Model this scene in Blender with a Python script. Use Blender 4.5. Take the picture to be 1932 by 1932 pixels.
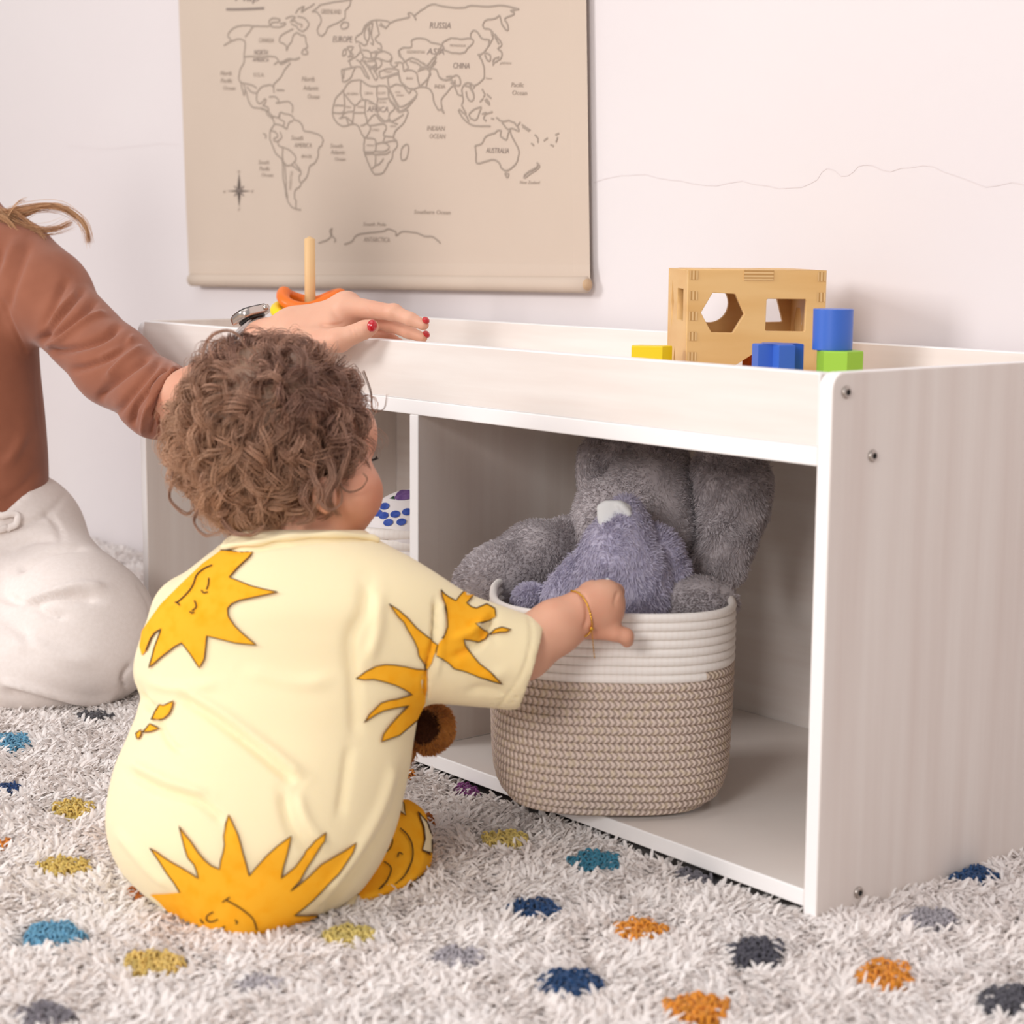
import bpy, bmesh, math, random
import numpy as np
from mathutils import Vector, Matrix, geometry
from mathutils.bvhtree import BVHTree
random.seed(7); RNG = np.random.default_rng(7)
SC = bpy.context.scene
for o in list(bpy.data.objects): bpy.data.objects.remove(o)

# ---------------------------------------------------------------- camera
CAM = np.array([.98387, -1.12427, .54986]); YAW, PITCH, ROLL, FPX = .89115, -.14401, .00693, 3477.8
D3 = np.array([-np.sin(YAW)*np.cos(PITCH), np.cos(YAW)*np.cos(PITCH), np.sin(PITCH)])
_r = np.array([np.cos(YAW), np.sin(YAW), 0.]); _u = np.cross(_r, D3)
R3 = np.cos(ROLL)*_r + np.sin(ROLL)*_u; U3 = -np.sin(ROLL)*_r + np.cos(ROLL)*_u
cd = bpy.data.cameras.new('camera'); cam = bpy.data.objects.new('camera', cd); SC.collection.objects.link(cam)
cam.matrix_world = Matrix(((R3[0], U3[0], -D3[0], CAM[0]), (R3[1], U3[1], -D3[1], CAM[1]), (R3[2], U3[2], -D3[2], CAM[2]), (0, 0, 0, 1)))
cd.sensor_width = 36; cd.lens = FPX/1932*36; cd.clip_start = .05; cd.clip_end = 60
cd.dof.use_dof = True; cd.dof.focus_distance = 1.98; cd.dof.aperture_fstop = 6.8
SC.camera = cam
# ---------------------------------------------------------------- light
SC.view_settings.view_transform = 'Standard'; SC.view_settings.look = 'None'
SC.view_settings.gamma = 1; SC.view_settings.use_curve_mapping = False
SC.view_settings.exposure = -0.13
wd = bpy.data.worlds.new('world'); SC.world = wd; wd.use_nodes = True
wd.node_tree.nodes['Background'].inputs[0].default_value = (.96, .94, .955, 1)
wd.node_tree.nodes['Background'].inputs[1].default_value = .52
def area(name, loc, target, size, power, col, sy=None):
    l = bpy.data.lights.new(name, 'AREA'); l.energy = power; l.size = size; l.color = col
    if sy: l.shape = 'RECTANGLE'; l.size_y = sy
    o = bpy.data.objects.new(name, l); SC.collection.objects.link(o); o.location = loc
    o.rotation_euler = (Vector(target)-Vector(loc)).to_track_quat('-Z', 'Y').to_euler(); return o
area('key_light', (-2.2, -3.6, 1.75), (-.5, .2, .25), 1.1, 82, (1, .975, .965), 1.1)  # key area light from the front left, set by the shadow directions
area('studio_light', (1.15, -2.95, 1.42), (-.35, 0, .1), .8, 47, (1, .972, .958), .8)
area('bounce_fill', (-.3, -1.2, 2.45), (-.3, -.7, 0), 2.2, 17, (1, .98, .975), 1.8)  # overhead fill added to brighten the rug, standing in for ceiling bounce

# ---------------------------------------------------------------- helpers
def W(px, py, t=None, x=None, y=None, z=None):
    """world point of the sight line through a photo pixel, at distance t or on a plane x / y / z"""
    v = D3 + R3*((px-966)/FPX) - U3*((py-966)/FPX)
    if t is None:
        if x is not None: t = (x-CAM[0])/v[0]
        elif y is not None: t = (y-CAM[1])/v[1]
        else: t = (z-CAM[2])/v[2]
    return CAM + v*t
def PX(P):
    v = np.asarray(P) - CAM; z = v@D3
    return 966+FPX*(v@R3)/z, 966-FPX*(v@U3)/z, z
def lin(c):
    if isinstance(c, str): c = [int(c[i:i+2], 16)/255 for i in (0, 2, 4)]
    return tuple(((x+.055)/1.055)**2.4 if x > .04045 else x/12.92 for x in c)
def mk(name, V, faces, mats, parent=None, smooth=True, uv=None, col=None, label=None):
    """faces: list of (array Nx3 or Nx4, material index)"""
    me = bpy.data.meshes.new(name); V = np.asarray(V, dtype=np.float32)
    faces = [(np.asarray(f, dtype=np.int32), m) for f, m in faces if len(f)]
    nl = sum(f.size for f, m in faces); npoly = sum(len(f) for f, m in faces)
    me.vertices.add(len(V)); me.vertices.foreach_set('co', V.ravel())
    me.loops.add(nl); me.polygons.add(npoly)
    me.loops.foreach_set('vertex_index', np.concatenate([f.ravel() for f, m in faces]))
    tot = np.concatenate([np.full(len(f), f.shape[1], np.int32) for f, m in faces])
    me.polygons.foreach_set('loop_start', np.concatenate([[0], np.cumsum(tot)[:-1]]).astype(np.int32))
    me.polygons.foreach_set('material_index', np.concatenate([np.full(len(f), m, np.int32) for f, m in faces]))
    me.polygons.foreach_set('use_smooth', np.full(npoly, smooth))
    me.update(calc_edges=True)
    if uv is not None:
        l = me.uv_layers.new(name='UVMap'); idx = np.concatenate([f.ravel() for f, m in faces])
        l.data.foreach_set('uv', np.asarray(uv, np.float32)[idx].ravel())
    if col is not None:
        a = me.color_attributes.new('Col', 'FLOAT_COLOR', 'POINT')
        c = np.ones((len(V), 4), np.float32); c[:, :3] = col; a.data.foreach_set('color', c.ravel())
    for m in (mats if isinstance(mats, (list, tuple)) else [mats]): me.materials.append(m)
    o = bpy.data.objects.new(name, me); SC.collection.objects.link(o)
    if parent: o.parent = parent; o.matrix_parent_inverse = Matrix.Identity(4); o.location = -Vector(parent['org']) if 'org' in parent else (0, 0, 0)
    if label: o['label'] = label
    return o
def thing(name, label, cat, loc, group=None):
    o = bpy.data.objects.new(name, None); SC.collection.objects.link(o); o.location = tuple(map(float, loc))
    o.empty_display_size = .02
    o['label'] = label; o['category'] = cat
    if group: o['group'] = group
    return o
def part(name, V, faces, mats, root, **k):
    """root is an Empty at the thing's base (or a part of it); V in world coordinates"""
    o = mk(name, V, faces, mats, **k); o.parent = root
    org = Vector((0, 0, 0)); q = root
    while q: org += q.location; q = q.parent
    o.location = -org
    return o
def tag(o, label, cat, group=None):
    o['label'] = label; o['category'] = cat
    if group: o['group'] = group
    return o
class Acc:
    """collects geometry for one mesh"""
    def __init__(s): s.V = []; s.F = []; s.n = 0; s.UV = []; s.C = []
    def add(s, V, faces, mi=0, uv=None, col=None):
        V = np.asarray(V, float).reshape(-1, 3)
        if not isinstance(faces, list): faces = [faces]
        for f in faces:
            f = np.asarray(f)
            if len(f): s.F.append((f+s.n, mi))
        s.V.append(V); s.n += len(V)
        s.UV.append(np.zeros((len(V), 2)) if uv is None else uv)
        s.C.append(np.tile([.5, .5, .5], (len(V), 1)) if col is None else np.broadcast_to(col, (len(V), 3)))
        return s
    def out(s): return np.concatenate(s.V), s.F
    def part(s, name, mats, root, **k):
        V, F = s.out()
        if k.pop('use_uv', 0): k['uv'] = np.concatenate(s.UV)
        if k.pop('use_col', 0): k['col'] = np.concatenate(s.C)
        return part(name, V, F, mats, root, **k) if root is not None else mk(name, V, F, mats, **k)
BOXF = np.array([[0, 1, 3, 2], [4, 6, 7, 5], [0, 4, 5, 1], [2, 3, 7, 6], [0, 2, 6, 4], [1, 5, 7, 3]])
def box(a, b, M=None):
    V = np.array([[x, y, z] for x in (a[0], b[0]) for y in (a[1], b[1]) for z in (a[2], b[2])], float)
    if M is not None: V = V@M[:3, :3].T + M[:3, 3]
    return V, BOXF          # faces: -x,+x,-y,+y,-z,+z
def frames(P):
    P = np.asarray(P, float); T = np.gradient(P, axis=0); T /= np.linalg.norm(T, axis=1)[:, None]+1e-12
    N = np.zeros_like(P); a = np.array([0, 0, 1.]) if abs(T[0][2]) < .9 else np.array([1., 0, 0])
    n = np.cross(T[0], a); n /= np.linalg.norm(n)
    for i in range(len(P)):
        n = n - T[i]*(n@T[i]); n /= np.linalg.norm(n)+1e-12; N[i] = n
    return T, N, np.cross(T, N)
def tube(P, rad, k=8, caps=True, closed=False, flat=1.):
    P = np.asarray(P, float); n = len(P); rad = np.broadcast_to(rad, (n,))
    T, N, B = frames(P); th = np.arange(k)*2*np.pi/k
    V = P[:, None]+rad[:, None, None]*(np.cos(th)[None, :, None]*N[:, None]+flat*np.sin(th)[None, :, None]*B[:, None])
    V = V.reshape(-1, 3); i = np.arange(n if closed else n-1)[:, None]; j = np.arange(k)[None]
    i2 = (i+1) % n
    F = np.stack([i*k+j, i*k+(j+1) % k, i2*k+(j+1) % k, i2*k+j], -1).reshape(-1, 4)
    fs = [F]
    if caps and not closed:
        V = np.concatenate([V, P[:1]-T[:1]*rad[0]*.5, P[-1:]+T[-1:]*rad[-1]*.5]); a = n*k; jj = np.arange(k)
        fs += [np.stack([np.full(k, a), (jj+1) % k, jj], -1), np.stack([np.full(k, a+1), (n-1)*k+jj, (n-1)*k+(jj+1) % k], -1)]
    return V, fs
def spline(pts, n=8, closed=False):
    P = np.asarray(pts, float); m = len(P); out = []
    for i in range(m if closed else m-1):
        g = (lambda k: P[k % m]) if closed else (lambda k: P[min(max(k, 0), m-1)])
        a, b, c, e = g(i-1), g(i), g(i+1), g(i+2)
        for s in np.arange(n)/n:
            out.append(.5*((2*b)+(c-a)*s+(2*a-5*b+4*c-e)*s*s+(3*b-a-3*c+e)*s**3))
    if not closed: out.append(P[-1])
    return np.array(out)
def prism(poly, z0, z1):
    """2-D outline extruded along z"""
    p = np.asarray(poly, float); n = len(p)
    V = np.concatenate([np.c_[p, np.full(n, z0)], np.c_[p, np.full(n, z1)]])
    j = np.arange(n); F = [np.stack([j, (j+1) % n, (j+1) % n+n, j+n], -1)]
    tr = np.array(geometry.tessellate_polygon([[Vector((a, b, 0)) for a, b in p]]))
    return V, F+[tr[:, ::-1], tr+n]

# --- implicit surfaces
def smin(a, b, k):
    h = np.maximum(k-np.abs(a-b), 0)/k
    return np.minimum(a, b)-h*h*k*.25
def RC(a, b):
    """tapered limb between two (px, py, t, radius px) joints"""
    A = W(*a[:3]); B = W(*b[:3]); ra = a[3]*a[2]/FPX; rb = b[3]*b[2]/FPX; ba = B-A; L = ba@ba
    def f(p):
        h = np.clip(((p-A)@ba)/L, 0, 1)
        return np.linalg.norm(p-A-h[:, None]*ba, axis=1)-(ra+(rb-ra)*h)
    return f
def RW(A, B, ra, rb):
    A = np.array(A); B = np.array(B); ba = B-A; L = ba@ba
    def f(p):
        h = np.clip(((p-A)@ba)/L, 0, 1)
        return np.linalg.norm(p-A-h[:, None]*ba, axis=1)-(ra+(rb-ra)*h)
    return f
def EL(c, r, rd, rot=0):
    C = W(*c); s = c[2]/FPX; a = math.radians(rot)
    X = R3*math.cos(a)+U3*math.sin(a); Y = -R3*math.sin(a)+U3*math.cos(a)
    M = np.stack([X, Y, D3]); rr = np.array([r[0]*s, r[1]*s, rd])
    def f(p):
        q = (p-C)@M.T; k0 = np.linalg.norm(q/rr, axis=1); k1 = np.linalg.norm(q/rr**2, axis=1)+1e-9
        return k0*(k0-1)/k1
    return f
def LOFT(rows, e=2.2):
    r = np.array(rows, float); yy = np.linspace(r[0, 0], r[-1, 0], 200)
    m = np.gradient(r[:, 1:], r[:, 0], axis=0)
    def herm(y):
        i = np.clip(np.searchsorted(r[:, 0], y)-1, 0, len(r)-2); h = r[i+1, 0]-r[i, 0]; s = ((y-r[i, 0])/h)[:, None]; h = h[:, None]
        return (2*s**3-3*s**2+1)*r[i, 1:]+(s**3-2*s**2+s)*h*m[i]+(-2*s**3+3*s**2)*r[i+1, 1:]+(s**3-s**2)*h*m[i+1]
    tab = herm(yy)
    def f(p):
        x, y, t = PX(p); q = [np.interp(y, yy, tab[:, k]) for k in range(4)]
        c = (q[0]+q[1])/2; w = np.maximum((q[1]-q[0])/2, 3); rd = np.maximum(q[3], .003)
        k = (np.abs((x-c)/w)**e+np.abs((t-q[2])/rd)**e)**(1/e)
        s = t/FPX
        dd = (k-1)*np.minimum(w*s, rd)
        return np.maximum(dd, np.maximum(r[0, 0]-y, y-r[-1, 0])*s)
    return f
def surf(f, lo, hi, h):
    lo = np.array(lo, float); hi = np.array(hi, float); n = np.ceil((hi-lo)/h).astype(int)+1
    F = np.empty(n, np.float32); yz = np.stack(np.meshgrid(lo[1]+np.arange(n[1])*h, lo[2]+np.arange(n[2])*h, indexing='ij'), -1).reshape(-1, 2)
    for i0 in range(0, n[0], 16):
        i1 = min(i0+16, n[0]); xs = lo[0]+np.arange(i0, i1)*h
        p = np.concatenate([np.repeat(xs, len(yz))[:, None], np.tile(yz, (len(xs), 1))], 1)
        F[i0:i1] = f(p).reshape(len(xs), n[1], n[2])
    F[0] = F[-1] = 1; F[:, 0] = F[:, -1] = 1; F[:, :, 0] = F[:, :, -1] = 1
    S = F < 0; c = n-1
    sl = lambda A, o: A[o[0]:o[0]+c[0], o[1]:o[1]+c[1], o[2]:o[2]+c[2]]
    O = [(i, j, k) for i in (0, 1) for j in (0, 1) for k in (0, 1)]
    cnt = sum(sl(S, o).astype(np.int8) for o in O); act = (cnt > 0) & (cnt < 8)
    ids = -np.ones(c, np.int64); I = np.argwhere(act); ids[act] = np.arange(len(I))
    acc = np.zeros((len(I), 3)); num = np.zeros(len(I))
    for a in O:
        for ax in range(3):
            if a[ax]: continue
            b = list(a); b[ax] = 1
            fa = F[tuple((I+a).T)]; fb = F[tuple((I+b).T)]; m = (fa < 0) != (fb < 0)
            t = np.where(m, fa/(fa-fb+1e-20*(fa == fb)), 0); pos = np.array(a, float)[None].repeat(len(I), 0); pos[:, ax] = t
            acc += pos*m[:, None]; num += m
    V = lo+(I+acc/num[:, None])*h; Q = []
    for ax in range(3):
        o1, o2 = [(1, 2), (2, 0), (0, 1)][ax]; s0 = [slice(None)]*3; s1 = [slice(None)]*3
        s0[ax] = slice(0, -1); s1[ax] = slice(1, None)
        A = S[tuple(s0)]; B = S[tuple(s1)]; E = np.argwhere(A != B)
        E = E[(E[:, o1] > 0) & (E[:, o2] > 0) & (E[:, o1] < c[o1]) & (E[:, o2] < c[o2])]
        d1 = np.zeros(3, int); d1[o1] = 1; d2 = np.zeros(3, int); d2[o2] = 1
        q = np.stack([ids[tuple((E-d1-d2).T)], ids[tuple((E-d2).T)], ids[tuple(E.T)], ids[tuple((E-d1).T)]], 1)
        ins = A[tuple(E.T)]; q[~ins] = q[~ins][:, ::-1]; Q.append(q)
    Q = np.concatenate(Q)
    V = relax(V, Q, 2)
    return V, Q
def relax(V, Q, it):
    k = Q.shape[1]; a = Q.ravel(); b = np.roll(Q, -1, 1).ravel()
    for _ in range(it):
        s = np.zeros_like(V); n = np.bincount(a, minlength=len(V))+np.bincount(b, minlength=len(V))
        for j in range(3): s[:, j] = np.bincount(a, V[b, j], len(V))+np.bincount(b, V[a, j], len(V))
        V = V*.5+.5*s/np.maximum(n, 1)[:, None]
    return V
def vnorm(V, Q):
    n = np.cross(V[Q[:, 2]]-V[Q[:, 0]], V[Q[:, -1]]-V[Q[:, 1]]) if Q.shape[1] == 4 else np.cross(V[Q[:, 1]]-V[Q[:, 0]], V[Q[:, 2]]-V[Q[:, 0]])
    N = np.zeros_like(V)
    for c in range(Q.shape[1]):
        for j in range(3): N[:, j] += np.bincount(Q[:, c], n[:, j], len(V))
    return N/(np.linalg.norm(N, axis=1)[:, None]+1e-12)
def seg_d(x, y, pl):
    pl = np.asarray(pl, float); d = np.full(len(x), 1e9); P = np.c_[x, y]
    for a, b in zip(pl[:-1], pl[1:]):
        ba = b-a; h = np.clip(((P-a)@ba)/(ba@ba+1e-9), 0, 1); e = P-a-h[:, None]*ba
        d = np.minimum(d, np.hypot(e[:, 0], e[:, 1])+0*h)
    return d
def folds(V, Q, strokes):
    """cloth folds: (polyline, width px, height m) ridges (+) and creases (-) raised on the side that faces the room"""
    N = vnorm(V, Q); x, y, t = PX(V); f = np.clip(-(N@D3)*1.6+.1, 0, 1); D = np.zeros(len(V))
    for pl, w, a in strokes:
        pl = spline(pl, 6); lo = pl.min(0)-4*w; hi = pl.max(0)+4*w
        m = (x > lo[0]) & (x < hi[0]) & (y > lo[1]) & (y < hi[1]) & (f > 0)
        if not m.any(): continue
        n = len(pl); xx, yy = x[m], y[m]
        d = seg_d(xx, yy, pl)
        e0 = np.hypot(xx-pl[0, 0], yy-pl[0, 1]); e1 = np.hypot(xx-pl[-1, 0], yy-pl[-1, 1])
        fade = np.clip(np.minimum(e0, e1)/(3*w), .15, 1)
        D[m] += a*np.exp(-(d/w)**2)*fade
    return V+N*(D*f)[:, None]
def bump(V, Q, amp, sc, seed=0, oct=2):
    N = vnorm(V, Q); r = np.random.default_rng(seed); d = 0
    for o in range(oct):
        for _ in range(5):
            k = r.normal(size=3)*sc*(1.9**o); d = d+np.sin(V@k+r.uniform(0, 6.28))/5/(1.7**o)
    return V+N*(amp*d)[:, None]
def fur(V, Q, n, length, width, flow=(0, 0, -1), up=.5, jit=.28, seed=0, clump=0):
    r = np.random.default_rng(seed); A = V[Q[:, 0]]; B = V[Q[:, 1]]; C = V[Q[:, 2]]; Dq = V[Q[:, -1]]
    ar = np.linalg.norm(np.cross(C-A, Dq-B), axis=1); idx = r.choice(len(Q), n, p=ar/ar.sum())
    a, b = r.random((2, n, 1)); P = (A[idx]*(1-a)+B[idx]*a)*(1-b)+(Dq[idx]*(1-a)+C[idx]*a)*b
    N = vnorm(V, Q)[Q[idx, 0]]; fl = np.array(flow, float); T = fl-N*(N@fl)[:, None]; T /= np.linalg.norm(T, axis=1)[:, None]+.2
    wob = np.stack([np.sin(P@k*1.)for k in np.random.default_rng(seed+1).normal(size=(3, 3))*90], 1)
    dr = N*up+T*.8+wob*.45+r.normal(size=(n, 3))*jit; dr /= np.linalg.norm(dr, axis=1)[:, None]
    L = length*(.6+.7*r.random((n, 1))); sd = np.cross(dr, N+r.normal(size=(n, 3))*.5); sd /= np.linalg.norm(sd, axis=1)[:, None]
    w = width*(.6+.8*r.random((n, 1))); P = P-N*length*.12; mid = P+dr*L*.55+N*L*.12; tip = P+dr*L+T*L*.15
    VV = np.stack([P-sd*w/2, P+sd*w/2, mid+sd*w*.42, mid-sd*w*.42, tip], 1).reshape(-1, 3); k = np.arange(n)*5
    return VV, [np.stack([k, k+1, k+2, k+3], 1), np.stack([k+3, k+2, k+4], 1)]

# ---------------------------------------------------------------- materials
def mat(name, base, rough=.6, spec=.3, sss=0, metal=0, bumps=None, mix=None, coat=0, sheen=0, attr=None, sssr=(1, .35, .2), ss=.01, trans=0):
    """mix = (colour2, scale xyz, detail, lo, hi); bumps = (scale xyz, strength, distance)"""
    m = bpy.data.materials.new(name); m.use_nodes = True; nt = m.node_tree; b = nt.nodes['Principled BSDF']
    b.inputs['Roughness'].default_value = rough; b.inputs['Specular IOR Level'].default_value = spec; b.inputs['Metallic'].default_value = metal
    b.inputs['Base Color'].default_value = (*lin(base), 1)
    if coat: b.inputs['Coat Weight'].default_value = coat
    if sheen: b.inputs['Sheen Weight'].default_value = sheen; b.inputs['Sheen Roughness'].default_value = .5
    if sss:
        b.inputs['Subsurface Weight'].default_value = sss; b.inputs['Subsurface Radius'].default_value = sssr; b.inputs['Subsurface Scale'].default_value = ss
    tc = nt.nodes.new('ShaderNodeTexCoord'); L = nt.links.new
    if trans:
        tb = nt.nodes.new('ShaderNodeBsdfTranslucent'); ms = nt.nodes.new('ShaderNodeMixShader'); ms.inputs[0].default_value = trans; tb.inputs[0].default_value = (*lin(base), 1)
        L(b.outputs[0], ms.inputs[1]); L(tb.outputs[0], ms.inputs[2]); L(ms.outputs[0], nt.nodes['Material Output'].inputs[0])
    src = None
    if attr:
        a = nt.nodes.new('ShaderNodeAttribute'); a.attribute_name = attr; src = a.outputs['Color']; L(src, b.inputs['Base Color'])
        if trans: L(src, tb.inputs[0])
    if mix:
        mp = nt.nodes.new('ShaderNodeMapping'); mp.inputs['Scale'].default_value = mix[1]; L(tc.outputs['Object'], mp.inputs[0])
        n = nt.nodes.new('ShaderNodeTexNoise'); n.inputs['Scale'].default_value = 1; n.inputs['Detail'].default_value = mix[2]; L(mp.outputs[0], n.inputs[0])
        r = nt.nodes.new('ShaderNodeMapRange'); r.inputs[1].default_value = mix[3]; r.inputs[2].default_value = mix[4]; L(n.outputs[0], r.inputs[0])
        x = nt.nodes.new('ShaderNodeMix'); x.data_type = 'RGBA'; L(r.outputs[0], x.inputs[0])
        x.inputs[6].default_value = (*lin(base), 1); x.inputs[7].default_value = (*lin(mix[0]), 1)
        L(x.outputs[2], b.inputs['Base Color'])
    if bumps:
        mp = nt.nodes.new('ShaderNodeMapping'); mp.inputs['Scale'].default_value = bumps[0]; L(tc.outputs['Object'], mp.inputs[0])
        n = nt.nodes.new('ShaderNodeTexNoise'); n.inputs['Scale'].default_value = 1; n.inputs['Detail'].default_value = 3; L(mp.outputs[0], n.inputs[0])
        q = nt.nodes.new('ShaderNodeBump'); q.inputs['Strength'].default_value = bumps[1]; q.inputs['Distance'].default_value = bumps[2]
        L(n.outputs[0], q.inputs['Height']); L(q.outputs[0], b.inputs['Normal'])
    return m
M_wall = mat('wall_paint', 'E9E2E2', .9, .1, mix=('E6DDDE', (1.2, 1.2, 1.6), 2, .3, .7), bumps=((6, 6, 6), .25, .01))
M_crack = mat('wall_hairline_crack', 'E3D9D9', .9)
M_edge = mat('white_edge_band', 'F8F5F4', .45, .4)
M_woodh = mat('washed_wood_horizontal', 'EFE8E2', .5, .3, mix=('E5D9D1', (4, 4, 48), 6, .32, .74), bumps=((4, 4, 260), .05, .002))
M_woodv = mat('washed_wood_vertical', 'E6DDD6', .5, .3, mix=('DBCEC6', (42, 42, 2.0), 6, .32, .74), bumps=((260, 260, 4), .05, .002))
M_screw = mat('steel_screw', 'B9B0A8', .28, .5, metal=1)
M_dark = mat('dark_socket', '2A2624', .5)
M_paper = mat('map_canvas', 'D3C2B2', .85, .15, mix=('CFBDAD', (3, 3, 3), 3, .3, .7), bumps=((500, 500, 500), .08, .0006))
M_print = mat('map_ink', 'A99A8D', .9, .1)
M_printd = mat('map_ink_dark', '978980', .9, .1)
# ================================================================ the room
H, LB, DB, TB, ZA, ZB, ZC, ZE, XD = .45, 1.179, .408, .0153, .3893, .3737, .0165, .0015, -.5652
FLOOR = -.022
def wallmesh():
    A = Acc(); A.add(*box((-3.6, .43, FLOOR), (2.6, .53, 2.6)), 0)
    def hair(px, w):                                  # the fine crack in the plaster
        P = np.array([W(a, b, y=.4296) for a, b in px]); P = spline(P, 3); P[:, 2] += RNG.normal(size=len(P))*.0012
        d = np.array([0, 0, w]); V = np.stack([P-d, P+d], 1).reshape(-1, 3); k = np.arange(len(P)-1)*2
        A.add(V, np.stack([k, k+2, k+3, k+1], 1), 1)
    hair([(1120, 345), (1160, 332), (1200, 330), (1262, 338), (1330, 350), (1400, 343), (1470, 352), (1530, 345), (1560, 318), (1600, 330), (1630, 308), (1680, 322), (1740, 312), (1800, 330), (1860, 350), (1932, 345), (1990, 350)], .0005)
    hair([(130, 278), (220, 280), (300, 272), (338, 275)], .0005)
    o = A.part('wall_back', [M_wall, M_crack], None, smooth=False); return o
o = wallmesh(); o['kind'] = 'structure'
M_floor = mat('floor_boards', 'C9B59E', .5, .3, mix=('B89F86', (2, 30, 2), 3, .3, .7))
o = mk('floor', *[*map(lambda v: v, box((-3.6, -3.6, FLOOR-.08), (2.6, .53, FLOOR)))][:1], [(BOXF, 0)], M_floor, smooth=False); o['kind'] = 'structure'

# ================================================================ the bench shelf
bench = thing('storage_bench', 'long pale wood toy bench with white edges and two open compartments, standing on the rug', 'shelf', (-LB/2, DB/2, -.017))
ZF = -.017
def panel(name, a, b, mats, edges, bev=.0012, **k):
    """edges: indices of the box faces (-x,+x,-y,+y,-z,+z) that carry the white edge band"""
    bm = bmesh.new(); V, F = box(a, b); vs = [bm.verts.new(v) for v in V]
    for i, f in enumerate(F): q = bm.faces.new([vs[j] for j in f]); q.material_index = 1 if i in edges else 0
    bmesh.ops.bevel(bm, geom=bm.edges[:], offset=bev, segments=2, profile=.5, affect='EDGES', material=1)
    me = bpy.data.meshes.new(name); bm.to_mesh(me); bm.free()
    for m in mats: me.materials.append(m)
    for p in me.polygons: p.use_smooth = False
    o = bpy.data.objects.new(name, me); SC.collection.objects.link(o); o.parent = bench; o.location = -bench.location
    return o
def side(x0, x1):
    """side panel with rounded upper corners, outline in the y-z plane"""
    r = .013; pts = [(0, ZF), (DB, ZF)]
    for c, a0 in (((DB-r, H-r), 0), ((r, H-r), 90)):
        for i in range(9): a = math.radians(a0+i*11.25); pts.append((c[0]+r*math.cos(a), c[1]+r*math.sin(a)))
    n = len(pts); bm = bmesh.new()
    A = [bm.verts.new((x0, y, z)) for y, z in pts]; B = [bm.verts.new((x1, y, z)) for y, z in pts]
    bm.faces.new(A[::-1]).material_index = 0; bm.faces.new(B).material_index = 0
    for i in range(n): bm.faces.new([A[i], A[(i+1) % n], B[(i+1) % n], B[i]]).material_index = 1
    bmesh.ops.recalc_face_normals(bm, faces=bm.faces[:])
    ed = [e for e in bm.edges if abs(e.verts[0].co.x-e.verts[1].co.x) < 1e-6]
    bmesh.ops.bevel(bm, geom=ed, offset=.0012, segments=2, profile=.5, affect='EDGES')
    me = bpy.data.meshes.new('side_panel'); bm.to_mesh(me); bm.free(); me.materials.append(M_woodv); me.materials.append(M_edge)
    o = bpy.data.objects.new('side_panel', me); SC.collection.objects.link(o); o.parent = bench; o.location = -bench.location; return o
sp = side(-TB, 0); side(-LB, -LB+TB)
ML = [M_woodh, M_edge]
panel('top_shelf', (-LB+TB, 0.0005, ZB), (-TB, DB-.012, ZA), ML, [2])
panel('bottom_board', (-LB+TB, 0.0005, ZE), (-TB, DB-.012, ZC), ML, [2])
panel('divider', (XD-TB, .0008, ZC), (XD, DB-.012, ZB), [M_woodv, M_edge], [2])
panel('front_rail', (-LB+TB, .001, ZA), (-TB, .001+.0145, H-.0006), ML, [5])
panel('back_rail', (-LB+TB, DB-.0155, ZA), (-TB, DB-.001, H-.0006), ML, [5])
panel('back_panel', (-LB+TB, DB-.011, ZE), (-TB, DB-.006, ZA), ML, [])
for px, py in ((1596, 740), (1645.6, 860), (1618.7, 1683.6)):
    c = W(px, py, x=0.); A = Acc(); r = .0052
    prof = [(0, .0), (r*.95, .0002), (r, .0009), (r*.8, .0022), (r*.5, .0028)]
    th = np.arange(24)*2*np.pi/24; V = []
    for rr, h in prof[1:]: V += [(h, rr*math.cos(t), rr*math.sin(t)) for t in th]
    V += [(.0016, r*.42*math.cos(t), r*.42*math.sin(t)) for t in th]
    V += [(.0010, 0, 0)]
    j = np.arange(24); F = [np.stack([i*24+j, i*24+(j+1) % 24, (i+1)*24+(j+1) % 24, (i+1)*24+j], 1) for i in range(3)]
    V = np.array(V)+c; A.add(V, F, 0)
    A.F.append((np.stack([3*24+j, 3*24+(j+1) % 24, 4*24+(j+1) % 24, 4*24+j], 1), 1)); A.F.append((np.stack([96+j, 96+(j+1) % 24, np.full(24, 120)], 1), 1))
    A.part('screw', [M_screw, M_dark], sp, label='small round steel screw head')

# ================================================================ world map on the wall
mapt = thing('wall_map', 'beige canvas world map hanging on the white wall above the bench', 'map', W(735, 540, y=.42))
YM = .415
def MP(px, py, dy=0): return W(px, py, y=YM-dy)
def mapgeo():
    A = Acc(); n = 60; V = []
    for i in range(n+1):
        s = i/n; py = -160+s*(538+160)
        y = YM if s < .93 else YM-.004*math.sin((s-.93)/.07*math.pi/2)
        xl = 336+.0365*(py+20) if py < 400 else 351.5+(py-400)*.045; xr = 1106+.0135*(py+20)
        for k in range(25):
            u = k/24; bow = .003*math.cos(u*math.pi*2)*(1-s)+(.0045 if u > .97 else 0)*(.3+.7*s)
            V.append(W(xl+(xr-xl)*u, py+(8*u if s > .5 else 8*u), y=y+bow))
    i = np.arange(n)[:, None]; k = np.arange(24)[None]; a = i*25+k
    A.add(np.array(V), np.stack([a, a+25, a+26, a+1], -1).reshape(-1, 4), 0); return A
A = mapgeo()
inkA = Acc()
mapv, mapf = A.out()
bv = BVHTree.FromPolygons([Vector(v) for v in mapv.tolist()], [tuple(map(int, f)) for f in mapf[0][0]])
def on_map(px, py):
    v = D3+R3*((px-966)/FPX)-U3*((py-966)/FPX); h = bv.ray_cast(Vector(CAM), Vector(v).normalized())
    return np.array(h[0])+np.array([0, -.0007, 0]) if h[0] else W(px, py, y=YM-.001)
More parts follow.
